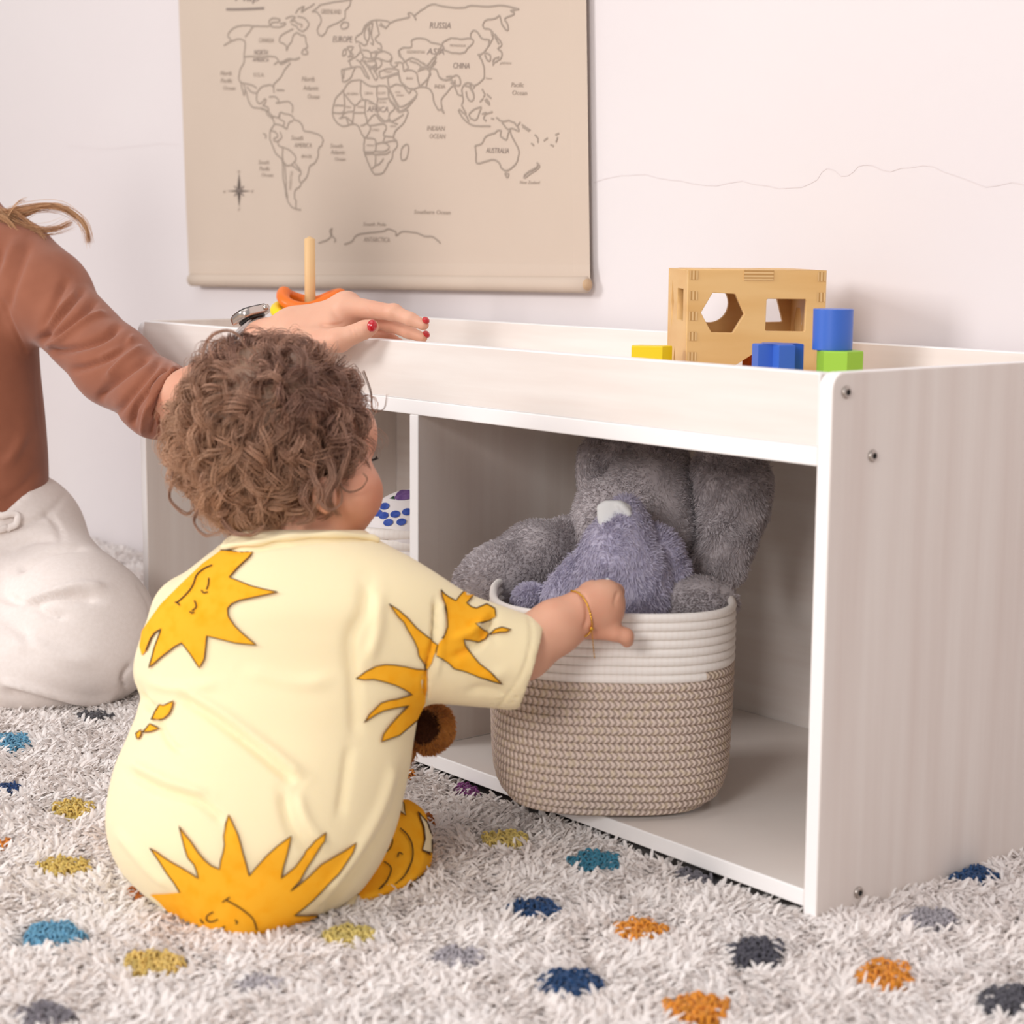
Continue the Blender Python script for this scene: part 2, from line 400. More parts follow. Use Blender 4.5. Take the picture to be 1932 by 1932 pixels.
def stroke(pts, w=.0012, mi=1, close=False, sm=3, rough=.35):
    p = np.array(pts, float)
    if close: p = np.concatenate([p, p[:1]])
    p = spline(p, sm) if sm else p
    p[1:-1] += RNG.normal(size=p[1:-1].shape)*rough
    P = np.array([on_map(*q) for q in p]); T = np.gradient(P, axis=0); T[:, 1] = 0
    T /= np.linalg.norm(T, axis=1)[:, None]+1e-9; Nn = np.c_[-T[:, 2], np.zeros(len(P)), T[:, 0]]*w
    V = np.stack([P-Nn, P+Nn], 1).reshape(-1, 3); k = np.arange(len(P)-1)*2
    A.add(V, np.stack([k, k+1, k+3, k+2], 1), mi)
def Z1(*a): return [(330+x/4.83, y/4.83) for x, y in zip(a[::2], a[1::2])]
def Z2(*a): return [(600+x/3.715, y/3.715) for x, y in zip(a[::2], a[1::2])]
ST = [  # North America
 Z1(450,415, 520,375, 590,355, 635,375, 640,430, 632,515, 630,570, 600,630, 583,700, 595,745, 640,760, 700,775, 745,805),
 Z1(450,415, 510,370, 485,330, 500,290, 540,255, 600,235, 660,232, 715,240, 780,238, 850,240, 880,225),
 Z1(715,240, 680,290, 640,335), Z1(640,518, 720,515, 800,518, 890,515, 930,530, 955,570, 985,560, 1040,535, 1100,545, 1140,525),
 Z1(870,225, 860,190, 900,165, 960,180, 940,200, 890,205, 880,240, 930,250, 990,235, 1010,210, 960,215),
 Z1(1010,170, 1060,150, 1100,160, 1060,180), Z1(1100,125, 1130,80, 1180,60, 1150,110, 1210,75, 1275,35),
 Z1(1120,150, 1180,165, 1220,215, 1210,250, 1170,285, 1130,270, 1110,240, 1060,220), Z1(1050,200, 1090,190, 1120,215, 1160,225, 1150,250),
 Z1(1080,265, 1000,300, 955,350, 960,385, 1010,410, 1020,460, 1040,410, 1065,380, 1080,330, 1110,300, 1150,320, 1190,330, 1195,380, 1210,430, 1175,450, 1160,490, 1215,490, 1190,450),
 Z1(1140,530, 1060,545, 970,585, 950,560, 905,590), Z1(1055,575, 1000,640, 970,700, 920,750, 900,780, 905,845),
 Z1(905,800, 880,775, 830,780, 780,800, 750,850, 745,910, 770,945, 800,930, 825,900, 830,930, 800,960),
 Z1(600,745, 610,800, 630,870, 640,800, 625,765), Z1(640,800, 660,870, 680,940, 720,980, 790,985, 830,1010, 850,1050, 890,1075),
 Z1(660,790, 700,840, 745,850), Z1(860,885, 910,880, 950,920, 920,940, 990,930, 1040,930, 1075,970, 1070,1030),
 Z1(800,960, 850,980, 860,1030, 900,1070, 830,1000, 790,1000), Z1(930,820, 1000,825),
 # Greenland, Iceland
 Z1(1250,105, 1300,70, 1340,40, 1450,20, 1560,5, 1620,-12), Z1(1250,105, 1300,115, 1330,160, 1330,210, 1300,260, 1310,310, 1340,325, 1375,300, 1400,250, 1470,215, 1530,180, 1555,150, 1550,100, 1590,60, 1605,0),
 Z1(1510,240, 1530,205, 1580,210, 1575,250, 1530,262, 1510,240),
 # South America
 Z1(890,1075, 905,1130, 870,1190, 870,1270, 900,1350, 930,1410, 975,1450, 985,1530, 990,1640, 1010,1740, 1020,1810, 1060,1880, 1100,1905, 1150,1912),
 Z1(905,1060, 940,1070, 960,1025, 1000,1035, 1060,1050, 1090,1090, 1140,1110, 1165,1150, 1180,1190, 1250,1205, 1320,1230, 1350,1265, 1345,1310, 1310,1360, 1305,1430, 1280,1480, 1230,1515, 1220,1570, 1190,1630, 1150,1665, 1130,1620, 1150,1570, 1130,1530, 1100,1490),
 Z1(1150,1665, 1140,1700, 1100,1730, 1090,1790, 1105,1830, 1100,1905), Z1(960,1030, 950,1080, 1000,1110, 990,1150, 1020,1175, 1040,1120, 1080,1100),
 Z1(905,1130, 960,1140, 1010,1165), Z1(870,1190, 910,1200, 940,1240, 900,1270, 930,1290, 975,1250, 960,1200), Z1(940,1290, 950,1330, 1000,1345, 1060,1380, 1100,1430, 1090,1480, 1040,1510, 1010,1500, 975,1450),
 Z1(985,1345, 980,1450, 1000,1500, 1010,1600, 1015,1700, 1030,1800), Z1(1060,1500, 1100,1530, 1140,1560), Z1(805,1215, 830,1230, 825,1260),
 # Africa
 Z2(290,560, 220,575, 180,630, 150,660, 120,700, 105,770, 110,820, 145,870, 190,885, 240,870, 280,880, 300,920, 325,965, 325,1010, 325,1070, 350,1130, 385,1210, 410,1222, 460,1210, 490,1150, 520,1110, 530,1060, 555,1030, 550,990, 530,960, 550,910, 610,850, 630,775, 565,785, 540,740, 500,690, 485,610, 430,600, 385,605, 340,590, 310,565, 290,560),
 Z2(300,560, 305,690, 345,700, 415,740), Z2(415,600, 420,690, 490,690), Z2(420,690, 415,740, 420,800, 470,850, 500,830), Z2(180,640, 185,780, 110,790),
 Z2(190,660, 255,740, 305,700), Z2(255,740, 250,780, 190,790, 160,830), Z2(335,700, 330,780, 345,860, 300,880), Z2(345,860, 400,800, 440,850, 500,850, 560,870),
 Z2(255,790, 330,790), Z2(245,870, 250,790), Z2(345,860, 370,900, 340,960, 325,965), Z2(370,880, 460,870, 480,900, 460,950, 530,960), Z2(340,970, 400,980, 400,1060, 330,1065), Z2(400,1010, 460,1000, 500,1030, 470,1060, 400,1060),
 Z2(330,1080, 400,1085, 400,1160, 380,1180), Z2(400,1085, 470,1080, 510,1060), Z2(460,1110, 430,1150, 400,1160), Z2(470,960, 460,1000, 500,990, 550,990), Z2(500,700, 540,760, 500,800, 510,850, 560,830, 600,800), Z2(150,830, 200,820, 240,860), Z2(200,820, 215,880), Z2(120,740, 180,740),
 Z2(585,1070, 590,1040, 625,1010, 635,1040, 620,1110, 590,1120, 580,1090, 585,1070),
 # Europe
 Z2(270,300, 265,260, 310,230, 330,180, 370,150, 410,140, 460,145, 500,155, 480,190, 430,175), Z2(410,145, 420,200, 430,240, 400,270, 420,300, 440,310, 445,350, 420,340), Z2(345,290, 325,250, 345,180, 385,160),
 Z2(350,200, 360,250, 345,300, 325,320, 300,300, 270,290), Z2(385,160, 375,240, 390,310, 370,300), Z2(360,180, 365,240), Z2(480,200, 455,180, 440,160), Z2(500,160, 560,140, 640,120, 630,95, 660,95, 690,140, 680,110, 720,75, 800,30, 870,45, 1010,55, 1070,40, 1200,45, 1300,38, 1410,65),
 Z2(180,350, 200,345, 195,380, 170,390, 180,350), Z2(205,330, 250,330, 230,360, 250,390, 210,400, 230,380, 205,330), Z2(210,430, 260,400, 300,360, 290,310), Z2(165,490, 220,480, 260,470, 245,510, 225,550, 175,570, 165,490),
 Z2(185,490, 180,550), Z2(220,430, 240,480), Z2(260,470, 300,470, 330,530, 360,550, 340,510, 300,440, 270,420), Z2(300,360, 320,400, 290,440), Z2(320,400, 370,410, 360,360, 310,350), Z2(370,410, 410,440, 380,470, 340,450, 310,420),
 Z2(340,450, 380,520, 400,560, 420,540, 400,500, 420,480, 450,450, 430,410, 390,420), Z2(370,370, 420,360, 400,400, 370,410), Z2(330,420, 350,470, 390,480, 400,510), Z2(400,380, 460,360, 515,390, 500,430, 450,420, 400,400), Z2(345,430, 400,430, 410,470, 360,480), Z2(520,400, 510,450, 540,470, 560,450),
 # Middle East
 Z2(430,500, 500,480, 560,490, 560,510, 500,530, 440,545, 430,500), Z2(540,440, 590,440, 600,490, 630,480, 620,440, 580,400, 570,360), Z2(490,545, 560,520, 580,570, 600,600, 550,590, 500,610, 490,545),
 Z2(500,620, 540,700, 580,750, 650,710, 695,660, 660,620, 640,655, 600,600), Z2(500,640, 560,750, 570,780, 630,750, 690,680), Z2(565,510, 580,570, 640,620, 710,610, 700,560, 690,510, 640,490, 600,500), Z2(645,430, 690,440, 720,470, 700,500),
 # Asia
 Z2(570,400, 565,360, 600,335, 655,330, 655,290, 690,270, 760,275, 800,300, 870,315, 890,350, 940,370, 1020,370, 1050,340, 1090,295, 1070,270, 1000,275, 935,265, 880,295, 870,315, 840,370, 800,420, 760,460, 700,420, 650,410, 600,440),
 Z2(1070,270, 1075,225, 1110,220, 1150,270, 1200,280, 1190,330, 1160,370, 1130,390, 1150,430, 1165,490, 1160,550, 1100,600, 1060,580, 1020,600, 1010,650, 1020,700, 1010,740, 1040,800),
 Z2(1410,65, 1350,75, 1380,95, 1310,130, 1330,170, 1330,215, 1290,170, 1275,110, 1240,130, 1170,145, 1160,195, 1210,210, 1240,260, 1270,310), Z2(1210,210, 1225,270, 1190,330),
 Z2(1240,240, 1290,310, 1260,340, 1290,370, 1280,410, 1235,440, 1230,460, 1230,420, 1270,400), Z2(1160,370, 1200,380, 1210,420, 1190,425, 1170,385), Z2(1120,380, 1140,400, 1125,380),
 Z2(710,610, 760,610, 800,650, 810,710, 845,770, 870,750, 865,700, 920,630, 950,590, 930,560, 880,560, 850,540, 830,490, 790,480), Z2(865,770, 885,795, 870,760), Z2(700,500, 760,480, 790,520, 760,560, 720,600), Z2(790,480, 770,560, 760,610), Z2(720,470, 790,470, 830,430), Z2(740,440, 780,470, 830,400),
 Z2(850,540, 900,565, 960,530, 990,540, 1000,590, 970,600, 930,580), Z2(950,590, 980,660, 1010,670), Z2(960,560, 960,620), Z2(1020,600, 1060,610, 1095,670, 1080,710, 1050,690, 1040,640), Z2(1060,580, 1085,640, 1095,670), Z2(900,540, 940,535), Z2(1100,600, 1090,620),
 Z2(985,770, 1010,820, 1050,860, 1090,880, 1140,885), Z2(990,765, 1030,800, 1060,850), Z2(1060,800, 1070,830, 1110,840, 1130,790, 1145,750, 1090,770, 1060,800), Z2(1140,885, 1210,885), Z2(1150,800, 1180,790, 1160,830, 1180,850), Z2(1185,800, 1225,785),
 Z2(1150,625, 1170,660, 1160,680), Z2(1185,660, 1215,690), Z2(1180,690, 1205,735, 1170,700), Z2(1160,690, 1135,715), Z2(1250,825, 1290,850, 1340,845, 1390,875, 1410,920, 1360,900, 1330,905, 1290,860), Z2(1400,880, 1420,855), Z2(1430,875, 1490,915), Z2(1435,890, 1480,920), Z2(1215,830, 1235,835),
 # Australia, New Zealand, islands, Antarctica
 Z2(1100,1025, 1150,1005, 1170,965, 1210,940, 1240,935, 1260,915, 1285,920, 1280,955, 1320,980, 1335,935, 1345,910, 1360,960, 1400,1030, 1410,1080, 1385,1150, 1330,1195, 1290,1185, 1270,1140, 1230,1120, 1180,1130, 1115,1145, 1110,1080, 1100,1025),
 Z2(1310,1215, 1340,1220, 1325,1245, 1310,1215), Z2(1535,1140, 1555,1170, 1500,1210, 1450,1248, 1450,1225, 1500,1190, 1540,1165, 1535,1140), Z2(1520,945, 1545,975, 1540,1000), Z2(1495,1005, 1515,1022), Z2(1585,990, 1610,965), Z2(1690,935, 1665,945), Z2(1630,1015, 1655,1025), Z2(1680,960, 1670,1000),
 Z2(185,1712, 240,1690, 275,1645, 370,1630, 460,1620, 495,1605, 545,1625, 550,1650, 600,1622, 690,1635, 750,1655, 810,1662, 860,1705), Z2(5,1702, 50,1690, 90,1660, 85,1620, 100,1600, 95,1640, 125,1680, 115,1695),
]
for s in ST: stroke(s)
stroke(Z1(470,85, 640,84, 815,75), .0019, 2, sm=2, rough=.1)
for a in ((0, -34), (0, 30), (-23, 0), (23, 0)):     # compass rose
    c = np.array([451.5, 360.5]); a = np.array(a, float); n = np.array([-a[1], a[0]])*.12
    P = np.array([on_map(*q) for q in (c+n, c+a, c-n)]); A.add(P, np.array([[0, 1, 2], [2, 1, 0]]), 2)
for a in ((-9, -9), (9, -9), (9, 9), (-9, 9)): stroke([(451.5, 360.5), (451.5+a[0], 360.5+a[1])], .0014, 2, sm=0)
def text_mesh(body, size=1, shear=0):
    c = bpy.data.curves.new('t', 'FONT'); c.body = body; c.size = size; c.align_x = 'CENTER'; c.align_y = 'CENTER'; c.shear = shear; c.resolution_u = 2
    o = bpy.data.objects.new('t', c); SC.collection.objects.link(o); dg = bpy.context.evaluated_depsgraph_get(); dg.update()
    me = bpy.data.meshes.new_from_object(o.evaluated_get(dg)); V = np.array([v.co[:] for v in me.vertices]); F = [np.array([list(p.vertices)]) for p in me.polygons]
    bpy.data.objects.remove(o); bpy.data.curves.remove(c); bpy.data.meshes.remove(me); return V, F
def label(body, px, py, w, h, mi=1, rot=0):
    V, F = text_mesh(body, 1, .2); lo, hi = V.min(0), V.max(0); s = (V[:, :2]-(lo[:2]+hi[:2])/2)/(hi[:2]-lo[:2])*[w, h]
    a = math.radians(rot); x = s[:, 0]*math.cos(a)-s[:, 1]*math.sin(a); y = s[:, 0]*math.sin(a)+s[:, 1]*math.cos(a)
    P = np.array([on_map(px+q, py-r+.02*q) for q, r in zip(x, y)]); A.add(P, F, mi)
for t in [('Map', 467, -3, 46, 20, 2), ('CANADA', 503, 76, 28, 9), ('NORTH', 493, 99, 26, 10, 2), ('AMERICA', 492, 113, 30, 7, 2), ('U.S.A.', 489, 141, 20, 8), ('GREENLAND', 625, 22, 38, 9), ('EUROPE', 647, 74, 37, 12, 2),
          ('North', 427, 138, 21, 9), ('Pacific', 428, 152, 22, 8), ('Ocean', 433, 166, 23, 8), ('North', 582, 149, 24, 10), ('Atlantic', 587, 166, 30, 9), ('Ocean', 592, 182, 22, 9),
          ('South', 561, 260, 23, 9), ('AMERICA', 572, 274, 33, 9), ('BRAZIL', 579, 295, 20, 6), ('ARGENTINA', 549, 341, 36, 5, 1, 84), ('South', 635, 275, 24, 8), ('Atlantic', 638, 287, 28, 8), ('Ocean', 642, 300, 20, 7),
          ('South', 498, 306, 20, 8), ('Pacific', 500, 318, 20, 8), ('Ocean', 505, 330, 22, 7), ('MEXICO', 528, 170, 12, 4), ('ALGERIA', 665, 177, 22, 5), ('LIBYA', 696, 176, 15, 5), ('EGYPT', 721, 176, 15, 5), ('MALI', 658, 202, 10, 4), ('NIGER', 681, 202, 13, 4), ('CHAD', 700, 195, 10, 4), ('SUDAN', 722, 193, 14, 4),
          ('AFRICA', 713, 206, 40, 11, 2), ('CONGO', 709, 245, 14, 5), ('ANGOLA', 699, 274, 14, 4), ('NAMIBIA', 697, 287, 14, 4), ('KENYA', 742, 238, 11, 4), ('SAUDI', 751, 174, 10, 4), ('ARABIA', 755, 180, 14, 4), ('IRAN', 773, 148, 13, 5), ('TURKEY', 733, 136, 15, 4), ('KAZAKHSTAN', 785, 98, 34, 6),
          ('ASIA', 822, 97, 33, 12, 2), ('RUSSIA', 831, 48, 40, 12, 2), ('MONGOLIA', 864, 86, 30, 5), ('CHINA', 871, 124, 31, 11, 2), ('INDIA', 830, 163, 20, 8), ('JAPAN', 954, 120, 22, 6), ('Taiwan', 923, 148, 12, 4), ('Pacific', 977, 160, 24, 9), ('Ocean', 981, 175, 28, 9),
          ('INDIAN', 823, 242, 34, 9), ('OCEAN', 826, 257, 30, 9), ('AUSTRALIA', 939, 284, 43, 10, 2), ('New Zealand', 1000, 344, 38, 6), ('Southern Ocean', 816, 400, 69, 8), ('South Pole', 707, 423, 43, 7), ('ANTARCTICA', 711, 452, 49, 9), ('N', 451, 324, 5, 5), ('W', 424, 362, 5, 5), ('E', 477, 361, 5, 5), ('S', 451, 395, 5, 5)]:
    label(*t)
A.part('printed_canvas', [M_paper, M_print, M_printd], mapt, smooth=False)
a = W(363, 528, y=.413); b = W(1106, 537, y=.413); d = b-a
V, F = tube([a+d*s for s in np.linspace(0, 1, 24)], .0105, 18); A = Acc().add(V, F, 0)
V, F = tube([b+d*.0001, b+d*.0035], .0075, 14); A.add(V, F, 1); part('bottom_roll', *A.out(), [M_paper, mat('dowel_end', 'C9A987', .6)], mapt)
a2 = W(332, -160, y=.413); b2 = W(1104, -150, y=.413); V, F = tube([a2+(b2-a2)*s for s in np.linspace(0, 1, 8)], .0105, 14); part('top_roll', V, [(f, 0) for f in F], M_paper, mapt)

# ================================================================ toys on the bench top
M_birch = mat('birch_plywood', 'E9BE80', .45, .4, mix=('DFAE6C', (6, 6, 40), 4, .35, .7), bumps=((10, 10, 200), .03, .001))
def stripes(name, c1, c2, sc):
    m = mat(name, c1, .6, .2); nt = m.node_tree; b = nt.nodes['Principled BSDF']; tc = nt.nodes.new('ShaderNodeTexCoord'); mp = nt.nodes.new('ShaderNodeMapping')
    mp.inputs['Scale'].default_value = sc; nt.links.new(tc.outputs['UV'], mp.inputs[0]); w = nt.nodes.new('ShaderNodeTexWave'); w.inputs['Scale'].default_value = 1; w.inputs['Distortion'].default_value = 1.5
    nt.links.new(mp.outputs[0], w.inputs[0]); x = nt.nodes.new('ShaderNodeMix'); x.data_type = 'RGBA'; nt.links.new(w.outputs['Fac'], x.inputs[0])
    x.inputs[6].default_value = (*lin(c1), 1); x.inputs[7].default_value = (*lin(c2), 1); nt.links.new(x.outputs[2], b.inputs['Base Color']); return m
M_endg = stripes('plywood_end_grain', 'EAC48E', 'B98A50', (.09, 0, 0))
cube = thing('shape_sorter_box', 'birch plywood shape sorter box with hexagon and square holes, standing on the bench top', 'toy', W(1430, 600, t=1.93)*[1, 1, 0]+[0, 0, ZA])
def holed(poly, holes, th, M, name):
    """plywood panel with cut-outs: outline and holes in metres on the panel plane"""
    c = bpy.data.curves.new('t', 'CURVE'); c.dimensions = '2D'; c.fill_mode = 'BOTH'; c.extrude = th/2-.0006; c.bevel_depth = .0006; c.bevel_resolution = 1; c.offset = -.0006
    for pl in [poly]+holes:
        s = c.splines.new('POLY'); s.points.add(len(pl)-1); s.use_cyclic_u = True
        for p, q in zip(s.points, pl): p.co = (q[0], q[1], 0, 1)
    o = bpy.data.objects.new('t', c); SC.collection.objects.link(o); dg = bpy.context.evaluated_depsgraph_get(); dg.update()
    me = bpy.data.meshes.new_from_object(o.evaluated_get(dg)); bpy.data.objects.remove(o); bpy.data.curves.remove(c)
    me.materials.clear(); me.materials.append(M_birch); me.transform(Matrix(M.tolist())); me.name = name
    o = bpy.data.objects.new(name, me); SC.collection.objects.link(o); o.parent = cube; o.location = -cube.location; return o
S = .139
F0 = W(1298, 508, t=1.845); F1 = W(1557, 511, t=1.8525)           # near upper edge of the box
xa = (F1-F0)*[1, 1, 0]; xa /= np.linalg.norm(xa); ya = np.cross([0, 0, 1], xa); ztop = (F0[2]+F1[2])/2
SX = .1405; base = F0*[1, 1, 0]; hz = ztop-ZA
def CM(o, X, Y):
    Z = np.cross(X, Y); M = np.eye(4); M[:3, 0] = X; M[:3, 1] = Y; M[:3, 2] = Z; M[:3, 3] = o; return M
zv = np.array([0, 0, 1.]); up0 = base+zv*ZA
rect = lambda w, h, i=0: [(i, 0), (w-i, 0), (w-i, h), (i, h)]
ngon = lambda n, cx, cy, r, a0=0: [(cx+r*math.cos(math.radians(a0+360*k/n)), cy+r*math.sin(math.radians(a0+360*k/n))) for k in range(n)]
TH = .008
def ff(px, py): return ((px-1298)/259*SX, hz-(py-509)/259*SX)
holed(rect(SX, hz), [[ff(*p) for p in [(1324, 588), (1345, 551), (1387, 553), (1405, 590), (1384, 625), (1344, 624)]], [ff(*p) for p in [(1446, 564), (1448, 562), (1518, 562), (1520, 564), (1519, 620), (1517, 622), (1447, 621), (1445, 619)]], [ff(*p) for p in [(1383, 690), (1425, 663), (1468, 690), (1450, 700), (1425, 708), (1398, 700)]]], TH, CM(up0+ya*TH/2, xa, zv), 'front_panel')
bk = up0+ya*(SX-TH/2)
def bp(px, py):                                                    # a pixel on the rear panel's plane
    n = ya; v = D3+R3*((px-966)/FPX)-U3*((py-966)/FPX); t = ((bk-CAM)@n)/(v@n); q = CAM+v*t-bk; return (q@xa, q[2])
cc = bp(1338, 572); holed(rect(SX, hz), [ngon(40, cc[0], cc[1], .0205), [bp(*p) for p in [(1410, 606), (1423, 557), (1464, 557), (1475, 605), (1473, 607), (1412, 608)]], ngon(8, .085, .03, .018)], TH, CM(bk, xa, zv), 'back_panel')
def lf(px, py): return (SX*(1-(1297-px)/33), hz-(py-508)/259*SX)   # left side, u runs from the back
rr = [(SX-a, b) for a, b in [(SX-.036, hz-.022), (SX-.052, hz-.034), (SX-.052, hz-.046), (SX-.036, hz-.06), (SX-.022, hz-.046), (SX-.022, hz-.034)]]
holed([(TH, 0), (SX-TH, 0), (SX-TH, hz), (TH, hz)], [[(.031, hz-.012), (.044, hz-.035), (.031, hz-.062), (.022, hz-.035)], rect(1, 1) and [(.07, hz-.02), (.112, hz-.02), (.112, hz-.052), (.07, hz-.052)], [(.03, .012), (.08, .012), (.055, .055)]], TH, CM(up0+ya*SX+xa*TH/2, -ya, zv), 'side_panel')
holed([(TH, 0), (SX-TH, 0), (SX-TH, hz), (TH, hz)], [ngon(6, .045, .08, .019)], TH, CM(up0+ya*SX+xa*(SX-TH/2), -ya, zv), 'side_panel')
holed([(TH, TH), (SX-TH, TH), (SX-TH, SX-TH), (TH, SX-TH)], [], TH, CM(up0+zv*TH/2, xa, ya), 'bottom_panel')
holed([(TH+.001, TH+.001), (SX-TH-.001, TH+.001), (SX-TH-.001, SX-TH-.001), (TH+.001, SX-TH-.001)], [ngon(30, .1, .09, .018), ngon(3, .04, .05, .02)], TH, CM(up0+zv*(hz-TH/2+.0005), xa, ya), 'lid')
A = Acc()
def joint(u0, u1, v0, v1, face):
    e = .0005
    if face == 'f': P = [up0+xa*u+zv*v-ya*e for u, v in ((u0, v0), (u1, v0), (u1, v1), (u0, v1))]
    else: P = [up0+ya*u+zv*v-xa*e for u, v in ((u1, v0), (u0, v0), (u0, v1), (u1, v1))]
    A.add(P, np.array([[0, 1, 2, 3]]), 0, uv=np.array([[0, 0], [u1-u0, 0], [u1-u0, v1-v0], [0, v1-v0]])*1000)
for k in range(5):
    A = Acc(); a = ff(1302, 511+k*37.5); b = ff(1317, 526+k*37.5+1); joint(a[0], b[0], b[1], a[1], 'f'); A.part('finger_joint', [M_endg], cube, use_uv=1, smooth=False)
    A = Acc(); a = ff(1541, 512+k*37.5); b = ff(1556, 529+k*37.5); joint(a[0], b[0], b[1], a[1], 'f'); A.part('finger_joint', [M_endg], cube, use_uv=1, smooth=False)
pass
V, F = box((.0567, -.0009, 0), (.0865, .006, .0105)); M = CM(up0+zv*(hz-.0102), xa, ya); V = V@M[:3, :3].T+M[:3, 3]; A = Acc()
A.add(V, F, 0, uv=np.c_[np.full(8, 0), np.zeros(8)]); o = A.part('lid_tab', [M_endg], cube, use_uv=1, smooth=False, label='end grain tab of the lid')
for l in o.data.uv_layers[0].data: pass
uvl = o.data.uv_layers[0].data
for p in o.data.polygons:
    for li in p.loop_indices: uvl[li].uv = ((o.data.vertices[o.data.loops[li].vertex_index].co[2])*1000, 0)

def block(name, outline, z0, z1, c, rot, color, lab, cat='toy block', bev=.0012):
    V, F = prism(outline, z0, z1); a = math.radians(rot); V[:, :2] = V[:, :2]@np.array([[math.cos(a), math.sin(a)], [-math.sin(a), math.cos(a)]])
    n = len(outline); bm = bmesh.new(); vs = [bm.verts.new(v) for v in V]
    bm.faces.new(vs[:n][::-1]); bm.faces.new(vs[n:])
    for i in range(n): bm.faces.new([vs[i], vs[(i+1) % n], vs[(i+1) % n+n], vs[i+n]])
    ed = [e for e in bm.edges if abs(e.verts[0].co.z-e.verts[1].co.z) < 1e-6]
    bmesh.ops.bevel(bm, geom=ed, offset=bev, segments=3, profile=.5, affect='EDGES')
    bmesh.ops.recalc_face_normals(bm, faces=bm.faces[:])
    me = bpy.data.meshes.new(name); bm.to_mesh(me); bm.free(); me.materials.append(color)
    if n > 20:
        for p in me.polygons: p.use_smooth = abs(p.normal.z) < .9
    o = bpy.data.objects.new(name, me); SC.collection.objects.link(o); o.location = (c[0], c[1], 0); return tag(o, lab, cat, 'painted blocks of the shape sorter')
PT = dict(rough=.38, spec=.45, bumps=((60, 60, 60), .04, .001))
M_blue = mat('blue_paint', '3F6CCB', **PT); M_yel = mat('yellow_paint', 'F7D60C', **PT); M_grn = mat('green_paint', '9CCB38', **PT); M_org = mat('orange_paint', 'F26F1C', **PT)
cam_rot = math.degrees(YAW)
q = W(1585, 661, t=1.72); gz = q[2]
block('hexagonal_block', ngon(6, 0, 0, .0218, 0), ZA, gz, q, cam_rot+38, M_grn, 'green hexagonal block under the blue cylinder beside the plywood box')
q2 = W(1570, 661, t=1.73); s2 = 1.73/FPX; zt = W(1570, 582, t=1.735)[2]
block('cylindrical_block', ngon(64, 0, 0, 37.5*s2), gz, zt, q2, 0, M_blue, 'blue cylinder block resting on the green hexagonal block', bev=.0025)
q = W(1468, 648, t=1.745); rq = .0115; cl = []
for k in range(4):
    cx, cy = [(1, 0), (0, 1), (-1, 0), (0, -1)][k]; cl += [(cx*rq+rq*1.02*math.cos(math.radians(k*90+a)), cy*rq+rq*1.02*math.sin(math.radians(k*90+a))) for a in range(-88, 89, 16)]
cl = [(a*1.02, b*1.02) for a, b in [(.009, .009), (-.009, .009)] and [(.0225, -.0078), (.0225, .0078), (.0085, .0085), (.0078, .0225), (-.0078, .0225), (-.0085, .0085), (-.0225, .0078), (-.0225, -.0078), (-.0085, -.0085), (-.0078, -.0225), (.0078, -.0225), (.0085, -.0085)]]
block('cross_block', cl, ZA, q[2], q, cam_rot+14, M_blue, 'blue cross shaped block in front of the plywood box', bev=.0015)
q = W(1230, 652, t=1.86); o = block('yellow_block', [(-.0205, -.010), (.0105, -.012), (.0205, .002), (.016, .016), (.002, .010), (-.012, .016), (-.0205, .008)], ZA, q[2], q, cam_rot-4, M_yel, 'yellow block with a notched top left of the plywood box')
q = (F0+F1)/2+ya*.045; block('half_round_block', ngon(40, 0, 0, .021)[:21]+[], ZA+TH+.0005, ZA+.053, q+xa*.002, cam_rot-80, M_org, 'orange half round block lying inside the plywood box')

# stacking ring tower
M_pole = mat('pale_dowel', 'EBC795', .45, .35, mix=('E3BA84', (60, 60, 4), 2, .3, .7)); M_ringo = mat('orange_ring_paint', 'F4781F', **PT); M_ringy = mat('yellow_ring_paint', 'F8DC1A', **PT); M_ringb = mat('blue_ring_paint', '4E9AD8', **PT)
q = W(584.5, 500, t=2.36); bx0 = np.array([q[0], q[1], ZA]); ptop = W(584, 450, t=2.36)[2]
tw = thing('stacking_tower', 'wooden peg of the ring stacking toy, standing on the bench behind the hand', 'toy', bx0)
V, F = tube([bx0+[0, 0, .012], bx0+[0, 0, ptop-ZA-.0012], bx0+[0, 0, ptop-ZA]], [.0070, .0070, .0058], 28); part('peg', V, [(f, 0) for f in F], M_pole, tw)
V, F = tube([bx0+[0, 0, .0], bx0+[0, 0, .001], bx0+[0, 0, .011], bx0+[0, 0, .012]], [.04, .041, .041, .04], 40); part('base', V, [(f, 0) for f in F], M_pole, tw)
def ring(name, mt, lab, zc, R, thick, fl, tx, ty, sad, ph, dx=0):
    th = np.arange(72)*2*np.pi/72; rr = R*(1+.13*np.cos(3*(th+ph)))
    P = np.stack([rr*np.cos(th), rr*np.sin(th), sad*np.cos(2*(th+ph))], 1)
    P = P[:, :1]*R3*[1, 1, 0]+P[:, 1:2]*np.array([D3[0], D3[1], 0])*1.02+P[:, 2:]*zv
    x = (P@R3)/R; P[:, 2] += tx*x; y = P@D3/R; P[:, 2] += ty*y
    V, F = tube(bx0+[0, 0, zc-ZA]+P+R3*dx*[1, 1, 0], thick, 14, closed=True, flat=fl); o = mk(name, V, [(f, 0) for f in F], mt); return tag(o, lab, 'toy ring', 'rings threaded on the stacking toy')
zr = W(585, 564, t=2.36)[2]
ring('stacking_ring', M_ringo, 'orange wavy ring on top of the stacking toy behind the hand', zr, .0355, .0085, .85, -.001, .003, .0075, 0, -.002)
ring('stacking_ring', M_ringy, 'yellow ring under the orange one on the stacking toy', zr-.0155, .0385, .0085, .85, .0, .002, .005, .1, -.006)
ring('stacking_ring', M_ringb, 'blue ring low on the stacking toy, glimpsed under the palm', zr-.034, .0385, .0085, .9, 0, 0, .003, .3)
